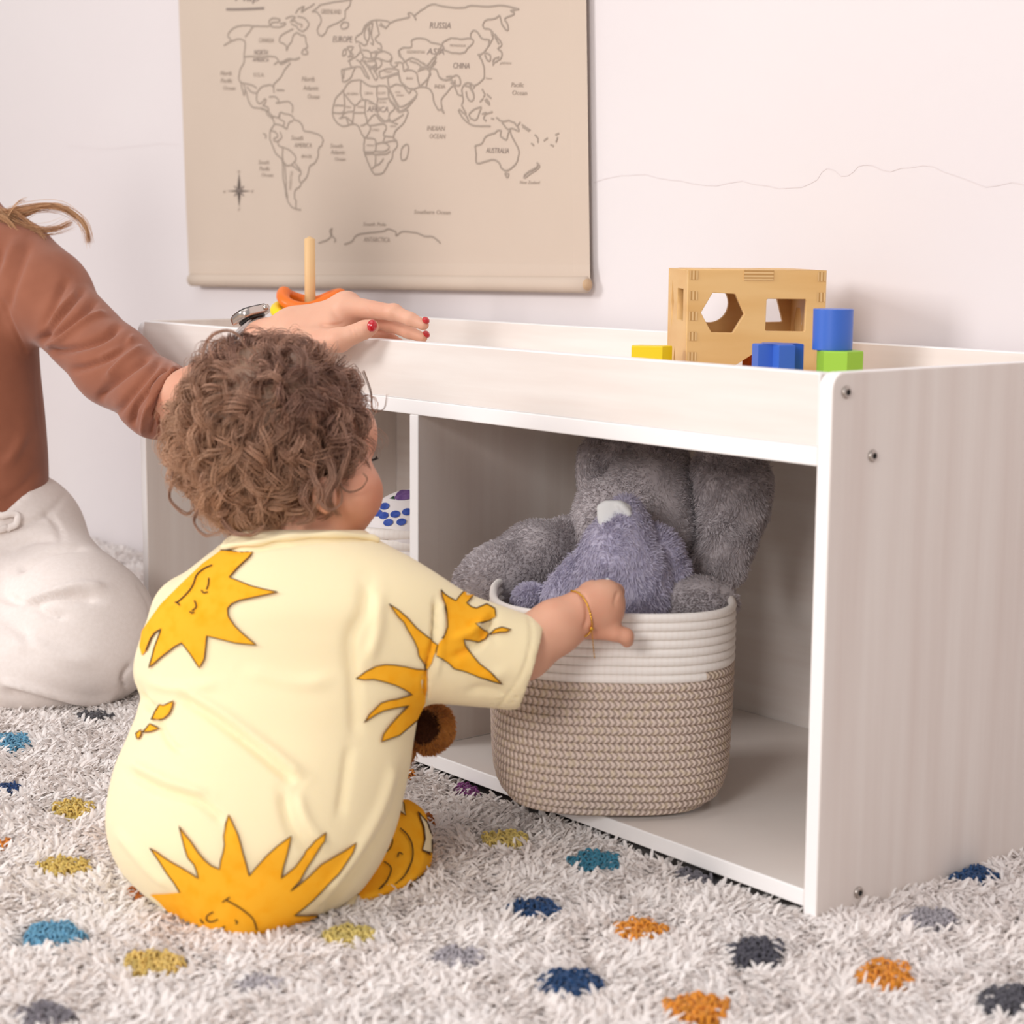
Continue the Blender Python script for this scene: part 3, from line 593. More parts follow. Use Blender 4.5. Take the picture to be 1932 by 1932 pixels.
# ================================================================ rope baskets
def ropemat(name, c1, c2, chev, dark):
    m = mat(name, c1, .85, .1); nt = m.node_tree; N = nt.nodes.new; L = nt.links.new; b = nt.nodes['Principled BSDF']
    tc = N('ShaderNodeTexCoord'); sp_ = N('ShaderNodeSeparateXYZ'); L(tc.outputs['UV'], sp_.inputs[0])
    def mth(op, a, b_=None):
        n = N('ShaderNodeMath'); n.operation = op
        for i, v in enumerate((a, b_)):
            if v is None: continue
            if isinstance(v, (int, float)): n.inputs[i].default_value = v
            else: L(v, n.inputs[i])
        return n.outputs[0]
    u, v = sp_.outputs[0], sp_.outputs[1]           # u in mm along the rope, v 0..1 around it
    av = mth('ABSOLUTE', mth('SUBTRACT', v, .5))
    ph = mth('ADD', mth('MULTIPLY', u, chev), mth('MULTIPLY', av, -17. if dark else 0))
    w = mth('MULTIPLY', mth('ADD', mth('SINE', ph), 1), .5)
    ns = N('ShaderNodeTexNoise'); ns.inputs['Scale'].default_value = 160; L(tc.outputs['Object'], ns.inputs[0])
    n2 = N('ShaderNodeTexNoise'); n2.inputs['Scale'].default_value = 330; L(tc.outputs['Object'], n2.inputs[0])
    bpn = N('ShaderNodeBump'); bpn.inputs['Strength'].default_value = .7 if dark else .15; bpn.inputs['Distance'].default_value = .0016 if dark else .0006
    L(mth('ADD', w, mth('MULTIPLY', n2.outputs[0], .5)), bpn.inputs['Height']); L(bpn.outputs[0], b.inputs['Normal'])
    x = N('ShaderNodeMix'); x.data_type = 'RGBA'; x.inputs[6].default_value = (*lin(c2), 1); x.inputs[7].default_value = (*lin(c1), 1)
    r = N('ShaderNodeMapRange'); r.inputs[1].default_value = .05 if dark else -.3; r.inputs[2].default_value = .5; L(w, r.inputs[0]); L(r.outputs[0], x.inputs[0])
    y = N('ShaderNodeMix'); y.data_type = 'RGBA'; L(x.outputs[2], y.inputs[6]); y.inputs[7].default_value = (*lin('DDCBAE' if dark else c1), 1)
    r2 = N('ShaderNodeMapRange'); r2.inputs[1].default_value = .52; r2.inputs[2].default_value = .62; r2.inputs[4].default_value = .55; L(ns.outputs[0], r2.inputs[0]); L(r2.outputs[0], y.inputs[0])
    L(y.outputs[2], b.inputs['Base Color']); return m
M_rope_w = ropemat('white_cotton_rope', 'FBF5EF', 'F6EEE7', 1.1, False)
M_rope_b = ropemat('beige_braided_rope', 'E6D3C7', 'AE9B8E', 1.15, True)
def basket(root, cx, cy, z0, a, b, ang, prof, turns, rr, white_from, e=2.5):
    """helically coiled rope wall; prof(s) gives the radius factor, s = 0..1 from base to rim"""
    nseg = 120; N = int(turns*nseg); th = -np.arange(N+1)/nseg*2*np.pi-.925+2*np.pi*white_from
    ca, sa = math.cos(ang), math.sin(ang); P = []
    zs, fs = prof
    s = np.arange(N+1)/N; zz = np.interp(s, np.linspace(0, 1, len(zs)), zs); ff_ = np.interp(s, np.linspace(0, 1, len(fs)), fs)
    c, q = np.cos(th), np.sin(th); k = (np.abs(c)**e+np.abs(q)**e)**(-1/e)
    X = (a-rr)*k*c*ff_; Y = (b-rr)*k*q*ff_; P = np.stack([cx+X*ca-Y*sa, cy+X*sa+Y*ca, z0+rr+zz], 1)
    ln_ = np.concatenate([[0], np.cumsum(np.linalg.norm(np.diff(P, axis=0), axis=1))])*1000
    ctr = np.array([cx, cy, 0]); K = 12; T = np.gradient(P, axis=0); T /= np.linalg.norm(T, axis=1)[:, None]
    O = P-ctr; O[:, 2] = 0; O /= np.linalg.norm(O, axis=1)[:, None]; O = O-T*np.sum(O*T, 1)[:, None]; O /= np.linalg.norm(O, axis=1)[:, None]; Bn = np.cross(T, O)
    Bn *= np.sign(Bn[:, 2:3])
    def seg(i0, i1, mt, name):
        t = np.arange(K+1)*2*np.pi/K+np.pi
        V = P[i0:i1, None]+rr*1.03*(np.cos(t)[None, :, None]*O[i0:i1, None]*.9+np.sin(t)[None, :, None]*Bn[i0:i1, None])
        n = i1-i0; uv = np.stack([np.repeat(ln_[i0:i1], K+1), np.tile(np.arange(K+1)/K, n)], 1)
        i = np.arange(n-1)[:, None]; j = np.arange(K)[None]; Fq = np.stack([i*(K+1)+j, i*(K+1)+j+1, (i+1)*(K+1)+j+1, (i+1)*(K+1)+j], -1).reshape(-1, 4)
        return part(name, V.reshape(-1, 3), [(Fq, 0)], mt, root, uv=uv)
    iw = int(white_from*nseg)
    if iw > 0: seg(0, iw, M_rope_b, 'rope_wall')['label'] = 'beige braided rope coils'
    seg(max(iw-1, 0), N+1, M_rope_w, 'rope_rim' if iw > 0 else 'rope_wall')
    t = np.arange(64)*2*np.pi/64; k = (np.abs(np.cos(t))**e+np.abs(np.sin(t))**e)**(-1/e); X = (a-rr)*fs[0]*k*np.cos(t); Y = (b-rr)*fs[0]*k*np.sin(t)
    o = np.stack([X*ca-Y*sa, X*sa+Y*ca], 1)+[cx, cy]; V, F = prism(o, z0+.0005, z0+.006); part('base', V, [(f, 0) for f in F], M_rope_b if iw > 0 else M_rope_w, root)
BC = np.array([-.322, .056]); BZ = ZC+.0005
bask = thing('rope_basket', 'large rope basket with white rim and beige braided body, filled with plush toys', 'basket', (BC[0], BC[1], BZ))
nz = 40; s = np.linspace(0, 1, nz); BH = .196
zs = s*BH; fs_ = .97-.0*s; fs_ = np.where(zs < .042, .74+.23*np.sqrt(np.clip(1-(1-zs/.042)**2, 0, 1)), .97+.03*np.sin((zs-.03)/.17*np.pi*.6))
basket(bask, BC[0], BC[1], BZ, .119, .111, YAW, (zs, fs_), 24, .00415, 16.45, 2.9)
BC2 = np.array([-.772, .165]); 
bask2 = thing('rope_bin', 'cream rope bin in the left compartment, mostly hidden behind the divider', 'basket', (*BC2, BZ))
h2 = W(740, 992, t=2.1)[2]-BZ-.006
zs2 = np.linspace(0, h2, 30); basket(bask2, BC2[0], BC2[1], BZ, .125, .115, YAW, (zs2, .95+0*zs2), 17, h2/17/2*1.0, 0, 2.2)

M_cush = mat('white_cotton_print', 'EDE8E8', .85, .1, bumps=((300, 300, 300), .1, .0006)); M_berry = mat('blueberry_print', '3B53A4', .85, .1, mix=('5068B8', (150, 150, 150), 2, .4, .7)); M_egg = mat('eggplant_print', '6B4F86', .85, .1, mix=('83659B', (120, 120, 120), 2, .4, .7)); M_leaf = mat('leaf_print', '2C4A37', .85)
def decal(bv_, poly, off, step=5):
    """print on cloth: the outline is laid on the cloth's surface and triangulated finely"""
    p = np.array(poly, float); out = []
    for a, b in zip(p, np.roll(p, -1, 0)):
        n = max(1, int(np.hypot(*(b-a))/step)); out += [a+(b-a)*i/n for i in range(n)]
    out = np.array(out); lo, hi = out.min(0), out.max(0)
    g = np.stack(np.meshgrid(np.arange(lo[0], hi[0], step), np.arange(lo[1], hi[1], step)), -1).reshape(-1, 2)
    x, y = g.T; ins = np.zeros(len(g), bool)
    for a, b in zip(out, np.roll(out, -1, 0)):
        c = (a[1] > y) != (b[1] > y); ins ^= c & (x < (b[0]-a[0])*(y-a[1])/(b[1]-a[1]+1e-12)+a[0])
    d = np.min(np.hypot(g[:, None, 0]-out[None, :, 0], g[:, None, 1]-out[None, :, 1]), 1) if len(g)*len(out) < 3e7 else np.full(len(g), 9)
    g = g[ins & (d > step*.45)]; al = np.concatenate([out, g]); n = len(out)
    v, e, f, *_ = geometry.delaunay_2d_cdt([Vector(q) for q in al], [], [list(range(n))], 1, 1e-4)
    v = np.array([q[:] for q in v]); V, ok = lay(bv_, v, off)
    f = np.array([t for t in f if all(ok[i] for i in t)]); 
    if len(f) == 0: return V, f
    d1 = np.abs(V[f]-V[np.roll(f, 1, 1)]).max((1, 2)); f = f[d1 < .02]
    nn = np.cross(V[f[:, 1]]-V[f[:, 0]], V[f[:, 2]]-V[f[:, 0]]); fl = nn@D3 > 0; f[fl] = f[fl][:, ::-1]
    return V, f
def lay(bv_, v, off):
    V = np.zeros((len(v), 3)); ok = np.zeros(len(v), bool)
    for i, (a, b) in enumerate(v):
        d = D3+R3*((a-966)/FPX)-U3*((b-966)/FPX); h = bv_.ray_cast(Vector(CAM), Vector(d).normalized())
        if h[0]:
            n = np.array(h[1]); n = n if n@d < 0 else -n; V[i] = np.array(h[0])+n*off-D3*off*.5; ok[i] = True
    return V, ok
def penline(bv_, pts, w, off, sm=5):
    p = spline(pts, sm) if sm else np.array(pts, float); q = [p[0]]
    for a, b in zip(p[:-1], p[1:]):
        n = max(1, int(np.hypot(*(b-a))/5)); q += [a+(b-a)*i/n for i in range(1, n+1)]
    p = np.array(q); T = np.gradient(p, axis=0); T /= np.linalg.norm(T, axis=1)[:, None]+1e-9; N = np.c_[-T[:, 1], T[:, 0]]*w/2
    V, ok = lay(bv_, np.concatenate([p-N, p+N]), off); n = len(p); k = np.arange(n-1)
    f = np.stack([k, k+1, k+1+n, k+n], 1); f = f[ok[f].all(1)]; f = f[np.abs(V[f]-V[np.roll(f, 1, 1)]).max((1, 2)) < .02] if len(f) else f
    return V, f
def mkbv(V, Q): return BVHTree.FromPolygons([Vector(v) for v in V.tolist()], Q.tolist())
f = EL((795, 1010, 2.17), (118, 92), .075, 8); C0 = W(795, 1010, 2.17)
V, Q = surf(f, C0-.1, C0+.1, .004); V = bump(V, Q, .0015, 45, 3); bvc = mkbv(V, Q); A = Acc().add(V, Q, 0)
for (x, y) in ((725.7, 955.6), (724, 973), (745.8, 970.5), (732.8, 986), (757.4, 985), (712, 968), (768, 966)):
    A.add(*decal(bvc, [(x+9.5*math.cos(t)*math.cos(.3)+6.4*math.sin(t)*.3, y-9.5*math.cos(t)*.25+6.2*math.sin(t)) for t in np.arange(20)*2*np.pi/20], .0006), 1)
A.add(*decal(bvc, [(744, 941), (749, 931), (760, 922), (778, 914), (800, 910), (812, 920), (800, 936), (778, 941), (762, 944), (750, 944)], .0006), 2)
A.add(*decal(bvc, [(735, 941), (744, 936), (745, 943)], .0007), 3)
tag(A.part('fruit_print_cushion', [M_cush, M_berry, M_egg, M_leaf], None), 'white cushion printed with blueberries and an eggplant, in the cream rope bin', 'cushion')

# ================================================================ plush toys
M_ele = mat('grey_plush', 'C2BABC', .95, .05, sheen=.35, mix=('B8B0B3', (25, 25, 25), 3, .3, .7)); M_elef = mat('grey_plush_pile', trans=.3, base='CDC5C7', rough=.95, spec=.05, sheen=.3, mix=('BCB4B7', (160, 160, 160), 3, .35, .65))
M_lav = mat('lavender_plush', 'CBC6DA', .95, .05, sheen=.35); M_lavf = mat('lavender_plush_pile', trans=.3, base='DBD6E6', rough=.95, spec=.05, sheen=.3, mix=('C6C1D6', (140, 140, 140), 3, .35, .65))
M_whe = mat('white_felt', 'EEF0F0', .9, .1); M_brn = mat('brown_plush', 'B97A3C', .95, .05); M_brnf = mat('brown_plush_pile', 'DE9A55', .95, .05, sheen=.2, mix=('C98543', (150, 150, 150), 3, .3, .7)); M_brd = mat('dark_brown_plush', '5F3A2A', .95, .05)
def wb(pts, m=.09):
    P = np.array([W(*p) for p in pts]); return P.min(0)-m, P.max(0)+m
def plush(name, root, f, box_, h, nf, L, wd_, mats_, flow, seed, lump=(.0025, 40), extra=None, **k):
    V, Q = surf(f, *box_, h); V = bump(V, Q, lump[0], lump[1], seed); A = Acc().add(V, Q, 0)
    Vf, Ff = fur(V, Q, nf, L, wd_, flow, seed=seed, **k); A.add(Vf, Ff, 1)
    if extra: extra(A, V, Q)
    return A.part(name, list(mats_), root)
def un(*fs, k=.02):
    def f(p):
        d = fs[0](p)
        for g in fs[1:]: d = smin(d, g(p), k)
        return d
    return f
ME = (M_ele, M_elef)
el = thing('plush_elephant', 'large grey plush elephant with hanging ears slumped behind the basket', 'plush toy', W(1240, 1120, 1.93))
body = un(LOFT([(838, 1190, 1290, 1.97, .03), (870, 1160, 1304, 1.95, .05), (920, 1136, 1318, 1.94, .062), (980, 1096, 1326, 1.93, .07), (1040, 1086, 1326, 1.925, .07), (1100, 1095, 1318, 1.92, .06), (1150, 1120, 1290, 1.91, .04), (1180, 1150, 1270, 1.9, .02)]), EL((1160, 1010, 1.92), (74, 110), .055, 20), k=.02)
plush('body', el, body, wb([(1090, 830, 1.95), (1360, 1190, 1.93)], .08), .004, 34000, .005, .0011, ME, (0, .1, -1), 11)
earL = un(EL((1136, 893, 1.975), (48, 68), .014, 8), EL((1168, 852, 1.96), (28, 26), .012, 30), RC((1120, 850, 1.98, 16), (1108, 930, 1.98, 14)), k=.015)
plush('ear', el, earL, wb([(1085, 820, 1.98), (1200, 970, 1.98)], .04), .003, 8000, .005, .0011, ME, (0, 0, -1), 12)
earR = LOFT([(848, 1330, 1400, 1.89, .02), (868, 1312, 1440, 1.90, .028), (920, 1312, 1454, 1.89, .03), (970, 1322, 1447, 1.885, .03), (1020, 1318, 1424, 1.88, .03), (1060, 1304, 1412, 1.875, .028), (1088, 1300, 1402, 1.87, .024), (1106, 1340, 1380, 1.87, .012)], 2.6)
plush('ear', el, earR, wb([(1310, 840, 1.9), (1455, 1110, 1.88)], .05), .003, 23000, .0058, .0012, ME, (0, 0, -1), 13, up=.6)
arm = un(RC((1075, 1030, 1.93, 56), (1010, 1050, 1.90, 56)), RC((1010, 1050, 1.9, 56), (940, 1085, 1.87, 54)), RC((940, 1085, 1.87, 52), (895, 1100, 1.86, 46)), k=.02)
plush('arm', el, arm, wb([(860, 980, 1.86), (1110, 1150, 1.93)], .05), .0035, 19000, .0045, .0011, ME, -R3-zv*.6, 14)
foot = un(EL((1316, 1134, 1.80), (76, 44), .034, -3), EL((1262, 1145, 1.80), (30, 34), .025), k=.02)
plush('leg', el, foot, wb([(1240, 1090, 1.8), (1390, 1180, 1.8)], .05), .003, 9000, .005, .0011, ME, -R3-zv*.3, 15)
lav = thing('small_plush_toy', 'small lavender plush toy with a white ear leaning in the basket', 'plush toy', W(1170, 1180, 1.80))
MLv = (M_lav, M_lavf)
lb = un(LOFT([(1020, 1120, 1220, 1.80, .03), (1045, 1095, 1248, 1.80, .045), (1090, 1075, 1275, 1.80, .05), (1140, 1080, 1278, 1.80, .05), (1180, 1100, 1262, 1.80, .045), (1240, 1120, 1240, 1.80, .03)]), EL((1162, 1050, 1.79), (66, 70), .045), EL((1180, 985, 1.80), (38, 50), .028, -15), k=.02)
plush('body', lav, lb, wb([(1080, 935, 1.8), (1280, 1240, 1.8)], .06), .0035, 24000, .0065, .0012, MLv, (.2, 0, -1), 21, up=.65)
sn = EL((1240, 1060, 1.81), (50, 74), .03, 24)
plush('head', lav, un(sn, EL((1262, 1110, 1.81), (24, 40), .02), k=.015), wb([(1190, 980, 1.8), (1290, 1150, 1.81)], .05), .0035, 9000, .0065, .0012, MLv, (.2, 0, -1), 22, up=.65)
plush('arm', lav, RC((1095, 1080, 1.79, 34), (1050, 1128, 1.79, 34)), wb([(1020, 1040, 1.79), (1120, 1160, 1.79)], .05), .003, 6000, .006, .0012, MLv, (-.2, 0, -1), 23, up=.6)
plush('foot', lav, EL((1000, 1128, 1.80), (33, 24), .017, 10), wb([(960, 1100, 1.8), (1040, 1150, 1.8)], .04), .003, 4000, .0055, .0012, MLv, (-.2, 0, -1), 24, up=.7)
# white ear: a folded felt leaf with thickness
e1 = un(LOFT([(944, 1140, 1172, 1.775, .005), (952, 1128, 1188, 1.775, .006), (966, 1126, 1190, 1.775, .006), (985, 1128, 1165, 1.775, .006), (998, 1134, 1150, 1.775, .005)]), RC((1172, 956, 1.768, 7), (1186, 970, 1.768, 6)), k=.006)
V, Q = surf(e1, *wb([(1120, 940, 1.775), (1195, 1000, 1.775)], .02), .0016); V = folds(V, Q, [([(1150, 950), (1165, 962), (1160, 985)], 5, -.002)]); part('ear', V, [(Q, 0)], M_whe, lav, label='white felt ear lining')
V, Q = surf(RC((1146, 1093, 1.745, 4), (1149, 1103, 1.745, 7)), *wb([(1148, 1098, 1.745)], .012), .0012); part('tag', V, [(Q, 0)], M_whe, lav, label='white cloth tag')
bt = thing('brown_plush_toy', 'brown plush toy with a dark round inner ear held in front of the child', 'plush toy', W(745, 1500, 1.74))
MB = (M_brn, M_brnf)
plush('ear', bt, un(EL((814, 1374, 1.705), (38, 45), .012, -10), k=.01), wb([(770, 1325, 1.7), (855, 1425, 1.7)], .03), .0025, 9000, .0055, .001, MB, R3*.6-zv*.5, 31, up=.7)
V, Q = surf(EL((803, 1372, 1.6955), (27, 31), .0075, -10), *wb([(806, 1372, 1.695)], .03), .002); V = bump(V, Q, .0006, 150, 5); A = Acc().add(V, Q, 0); Vf, Ff = fur(V, Q, 3500, .003, .0008, seed=32); A.add(Vf, Ff, 0); A.part('inner_ear', [M_brd], bt, label='dark brown inner ear')
plush('head', bt, EL((724, 1405, 1.715), (62, 62), .04), wb([(724, 1405, 1.715)], .07), .004, 3000, .006, .0012, MB, (0, 0, -1), 33)
plush('body', bt, EL((700, 1500, 1.735), (48, 70), .038), wb([(700, 1500, 1.73)], .09), .004, 3000, .006, .0012, MB, (0, 0, -1), 34)
# ================================================================ people
SK = dict(rough=.5, spec=.35, sss=.22, ss=.006)
M_skin = mat('adult_skin', 'E2AE93', mix=('D99A80', (18, 18, 18), 3, .4, .75), bumps=((420, 420, 420), .12, .0006), **SK)
M_cskin = mat('child_skin', 'DFA98D', mix=('D99477', (14, 14, 14), 3, .4, .7), bumps=((400, 400, 400), .05, .0004), **SK)
M_top = mat('brown_jersey', '9A6049', .85, .15, sheen=.25, mix=('925A44', (30, 30, 30), 3, .3, .7), bumps=((700, 700, 700), .12, .0006))
M_lin = mat('cream_linen', 'EFE5DF', .9, .1, sheen=.2, mix=('E9DED7', (200, 200, 200), 4, .3, .75), bumps=((800, 800, 800), .25, .0007))
M_nail = mat('red_nail_varnish', 'C2101F', .15, .6, coat=.6)
M_hair_w = mat('adult_hair_strands', '8A6244', .45, .4, attr='Col'); M_hair_c = mat('child_hair_strands', '8A6244', .42, .45, attr='Col')
M_lash = mat('dark_lash', '2C1E18', .6)
M_gold = mat('gold_chain', 'E2AE44', .2, .5, metal=1); M_silver = mat('watch_case_metal', 'C9BEB6', .22, .5, metal=1); M_mesh = mat('woven_steel_band', 'D8D3D0', .45, .5, metal=.6, bumps=((900, 900, 900), .5, .0008)); M_glass = mat('black_glass', '0E0C0C', .08, .6)

# ---- woman
wo = thing('person', 'woman in brown top and cream trousers sitting on the rug, one hand on the bench', 'person', W(40, 1340, z=0.)*[1, 1, 0]+[0, 0, -.004])
tors = LOFT([(392, -160, -20, 2.42, .03), (415, -215, 28, 2.41, .06), (450, -255, 62, 2.40, .08), (520, -275, 74, 2.40, .095), (600, -275, 72, 2.40, .105), (690, -265, 76, 2.40, .105), (790, -255, 86, 2.41, .10), (880, -245, 92, 2.42, .10), (960, -245, 92, 2.42, .105), (1020, -250, 92, 2.42, .105)], 2.3)
sleeve = un(RC((18, 500, 2.37, 66), (95, 570, 2.33, 74)), RC((95, 570, 2.33, 74), (215, 690, 2.25, 72)), RC((215, 690, 2.25, 71), (300, 755, 2.19, 68)), RC((298, 753, 2.19, 69), (322, 752, 2.165, 62)), k=.02)
e0 = W(332, 760, 2.165); e1_ = W(352, 745, 2.13); en = R3*.93+U3*.33
lsl = un(RC((-225, 480, 2.42, 72), (-285, 745, 2.36, 60)), RC((-285, 745, 2.36, 60), (-222, 890, 2.27, 46)), k=.02)
fshirt = lambda p: smin(smin(smin(tors(p), lsl(p), .03), sleeve(p), .03), un(RC((-60, 405, 2.41, 46), (30, 486, 2.37, 64)), RC((30, 486, 2.37, 64), (85, 540, 2.34, 70)), k=.01)(p), .03)
def fs2(p): return np.maximum(fshirt(p), (p-W(352, 745, 2.13))@en)
lo, hi = wb([(-360, 390, 2.4), (360, 1010, 2.3)], .1); V, Q = surf(fs2, lo, hi, .003)
FW = [([(130, 520), (90, 600), (72, 660)], 7, -.004), ([(162, 538), (110, 600), (70, 650)], 6, -.0045), ([(150, 545), (100, 598), (68, 640)], 5, .003), ([(186, 562), (140, 605), (80, 650)], 6, -.005), ([(205, 590), (170, 600), (110, 640), (78, 655)], 5, .004),
 ([(230, 610), (190, 640), (120, 662), (80, 664)], 6, -.006), ([(250, 635), (220, 665), (170, 690), (125, 700)], 6, -.005), ([(258, 628), (230, 655), (180, 682)], 5, .004), ([(290, 665), (240, 700), (195, 740), (188, 765)], 6, -.006), ([(275, 650), (235, 680), (200, 715)], 5, .004),
 ([(310, 668), (270, 715), (235, 760), (205, 800)], 6, -.005), ([(325, 680), (290, 720), (255, 770), (250, 810)], 5, -.005), ([(332, 688), (300, 730), (275, 780), (268, 825)], 4, .004), ([(340, 695), (312, 740), (290, 790), (284, 830)], 4, -.005), ([(345, 705), (325, 750), (305, 795), (298, 830)], 4, -.004),
 ([(0, 560), (20, 605), (50, 668)], 3, -.0015), ([(60, 450), (25, 540), (10, 600)], 8, -.003), ([(35, 440), (0, 540)], 9, .003), ([(5, 450), (-5, 520)], 8, -.003), ([(70, 690), (76, 780), (88, 850)], 4, -.0015), ([(50, 800), (30, 850), (0, 890)], 10, .003), ([(80, 880), (40, 920), (0, 950)], 8, -.002)]
V = folds(V, Q, [(a, b*1.1, c*1.5) for a, b, c in FW]); part('shirt', V, [(Q, 0)], M_top, wo)
hand = [RC((330, 762, 2.175, 56), (420, 715, 2.10, 50)), RC((420, 720, 2.10, 50), (500, 646, 2.03, 39)), RC((500, 646, 2.03, 39), (556, 627, 2.01, 41)), RC((556, 622, 2.01, 41), (650, 590, 1.995, 31)), EL((655, 577, 1.995), (26, 26), .016), RC((560, 640, 2.0, 36), (625, 618, 1.985, 26)), RC((590, 612, 2.03, 30), (655, 603, 2.035, 24))]
fingers = [[(655, 578, 1.985, 21), (743, 590, 1.962, 15), (774, 602, 1.952, 13), (799, 613, 1.948, 10.5)], [(660, 592, 2.008, 19), (735, 612, 1.995, 14), (770, 626, 1.985, 12.5), (797, 637, 1.98, 10)],
           [(658, 604, 2.028, 18), (712, 628, 2.02, 13), (738, 642, 2.01, 12), (762, 652, 2.005, 9.5)], [(648, 614, 2.045, 16), (688, 640, 2.038, 11.5), (712, 652, 2.03, 10.5), (730, 660, 2.025, 9)],
           [(572, 645, 1.982, 29), (640, 642, 1.955, 21.5), (688, 622, 1.946, 17.5), (700, 617, 1.944, 15)]]
def fh(p):
    d = un(*hand, k=.014)(p)
    for fg in fingers:
        c = None
        for a, b in zip(fg[:-1], fg[1:]):
            q = RC(a, b)(p); c = q if c is None else smin(c, q, .003)
        c = smin(c, EL((fg[1][0], fg[1][1]-1, fg[1][2]), (fg[1][3]*1.12,)*2, fg[1][3]*1.1*fg[1][2]/FPX)(p), .003)
        d = smin(d, c, .007)
    return d
V1, Q1 = surf(fh, *wb([(300, 540, 2.15), (815, 800, 1.96)], .05), .0016)
V1 = folds(V1, Q1, [([(600, 612), (630, 613), (655, 608)], 3, -.0018), ([(662, 612), (664, 628), (668, 638)], 1.5, -.0006), ([(668, 610), (671, 624), (676, 634)], 1.5, -.0006), ([(676, 606), (678, 620), (682, 630)], 1.5, -.0005), ([(732, 572), (738, 576), (742, 574)], 1.5, -.0004), ([(620, 580), (640, 600), (655, 610)], 6, -.001), ([(690, 575), (700, 590), (712, 604)], 3, -.0007)])
body_w = un(lambda p: tors(p)+.012, RC((-105, 400, 2.41, 50), (-120, 320, 2.40, 46)), EL((-150, 215, 2.39), (95, 125), .085), EL((-105, 250, 2.37), (62, 90), .06), RC((-235, 480, 2.42, 60), (-290, 760, 2.36, 46)), RC((-290, 760, 2.36, 42), (-200, 940, 2.24, 30)), EL((-185, 955, 2.22), (42, 28), .02), RC((0, 500, 2.38, 50), (215, 690, 2.25, 50)), RC((215, 690, 2.25, 48), (320, 758, 2.175, 44)), RC((-52, 240, 2.36, 9), (-36, 262, 2.358, 11)), k=.012)
V2, Q2 = surf(body_w, *wb([(-330, 80, 2.4), (340, 1030, 2.25)], .09), .007)
A = Acc().add(V1, Q1, 0).add(V2, Q2, 0); A.part('body', [M_skin], wo)
for c, r, rd, ro in [((702, 614.5, 1.9318), (9.5, 12), .0042, -8), ((803.5, 604.5, 1.944), (8, 6.5), .005, -38), ((804.5, 630.5, 1.978), (8, 6), .005, -48), ((768.5, 648, 2.004), (6, 4.5), .004, -45)]:
    V, Q = surf(EL(c, r, rd, ro), *wb([c], .014), .0009); part('fingernail', V, [(Q, 0)], M_nail, wo, label='red varnished fingernail')
trou = un(EL((0, 985, 2.42), (128, 105), .12), EL((60, 1000, 2.43), (96, 78), .10, -35), RC((40, 1020, 2.42, 100), (150, 1170, 2.29, 118)), EL((150, 1165, 2.28), (140, 112), .09, -20), RC((175, 1215, 2.27, 105), (-150, 1290, 2.24, 80)), RC((-60, 1010, 2.42, 120), (-280, 1180, 2.22, 110)), RC((-280, 1190, 2.22, 100), (60, 1250, 2.26, 85)), EL((-70, 1130, 2.34), (170, 110), .11), EL((90, 1260, 2.25), (170, 85), .08, 4), k=.035)
wl = lambda p: (lambda q: (q[1]-(975-.93*np.clip(q[0], -60, 200)))*-1*q[2]/FPX)(PX(p))
def ftr(p): return np.maximum(np.maximum(trou(p), wl(p)*.75), -(p[:, 2]+.006))
V, Q = surf(ftr, *wb([(-350, 880, 2.4), (300, 1340, 2.25)], .12), .0048)
FT = [([(0, 1302), (60, 1318), (150, 1338)], 8, -.005), ([(0, 1285), (80, 1305), (170, 1325), (225, 1312)], 7, .005), ([(0, 1120), (50, 1140), (110, 1125), (190, 1132)], 8, -.006), ([(20, 1150), (70, 1128), (150, 1105), (205, 1112)], 8, .005), ([(30, 1080), (90, 1040), (165, 1032)], 6, -.008), ([(60, 1138), (95, 1160), (130, 1165)], 6, -.004),
      ([(85, 960), (110, 995), (118, 1030)], 5, -.003), ([(0, 1000), (60, 985), (100, 960), (128, 925)], 5, -.003), ([(0, 1045), (60, 1020), (110, 1018)], 6, -.003), ([(0, 1220), (60, 1215), (120, 1240), (200, 1250)], 14, .003), ([(258, 1100), (282, 1150), (280, 1210), (262, 1270)], 3, -.0018), ([(235, 1312), (232, 1275), (250, 1250)], 4, -.006), ([(0, 1170), (40, 1190), (60, 1230)], 10, -.003)]
V = folds(V, Q, [(a, b, c*1.4) for a, b, c in FT]); A = Acc().add(V, Q, 0)
bvt = mkbv(V, Q)
A.part('trousers', [M_lin], wo)
P = lay(bvt, spline([(0, 978), (20, 972), (33, 975), (30, 988), (12, 998), (-4, 1002)], 5), .004)[0]; V, F = tube(P, .0028, 8, flat=1.6); part('belt_loop', V, [(f, 0) for f in F], M_lin, wo)
# watch
wr = W(500, 640, 2.035); ax = W(520, 632, 2.005)-W(440, 690, 2.075); ax /= np.linalg.norm(ax)
up_ = R3*-.34+U3*.94; up_ -= ax*(up_@ax); up_ /= np.linalg.norm(up_); sd_ = np.cross(ax, up_)
watch = part('wristwatch', *(lambda a: (a[0], [(f, 0) for f in a[1]]))((lambda: (lambda th: (lambda P_: tube(P_, .0011, 4, closed=True))(np.array([wr+ax*-.012+up_*.0262*math.cos(t)+sd_*.0262*math.sin(t) for t in th])))(np.arange(48)*2*np.pi/48))()), M_mesh, wo)
A = Acc(); th = np.arange(64)*2*np.pi/64; ring_ = []
for t in th:
    rr_ = .0262; c = wr+ax*-.010+up_*rr_*math.cos(t)+sd_*rr_*1.06*math.sin(t); n_ = up_*math.cos(t)+sd_*math.sin(t)
    for a, b in ((-.0105, -.0006), (-.0105, .0010), (.0105, .0010), (.0105, -.0006)): ring_.append(c+ax*a+n_*b)
k = np.arange(64)[:, None]; j = np.arange(4)[None]; F = np.stack([k*4+j, k*4+(j+1) % 4, ((k+1) % 64)*4+(j+1) % 4, ((k+1) % 64)*4+j], -1).reshape(-1, 4)
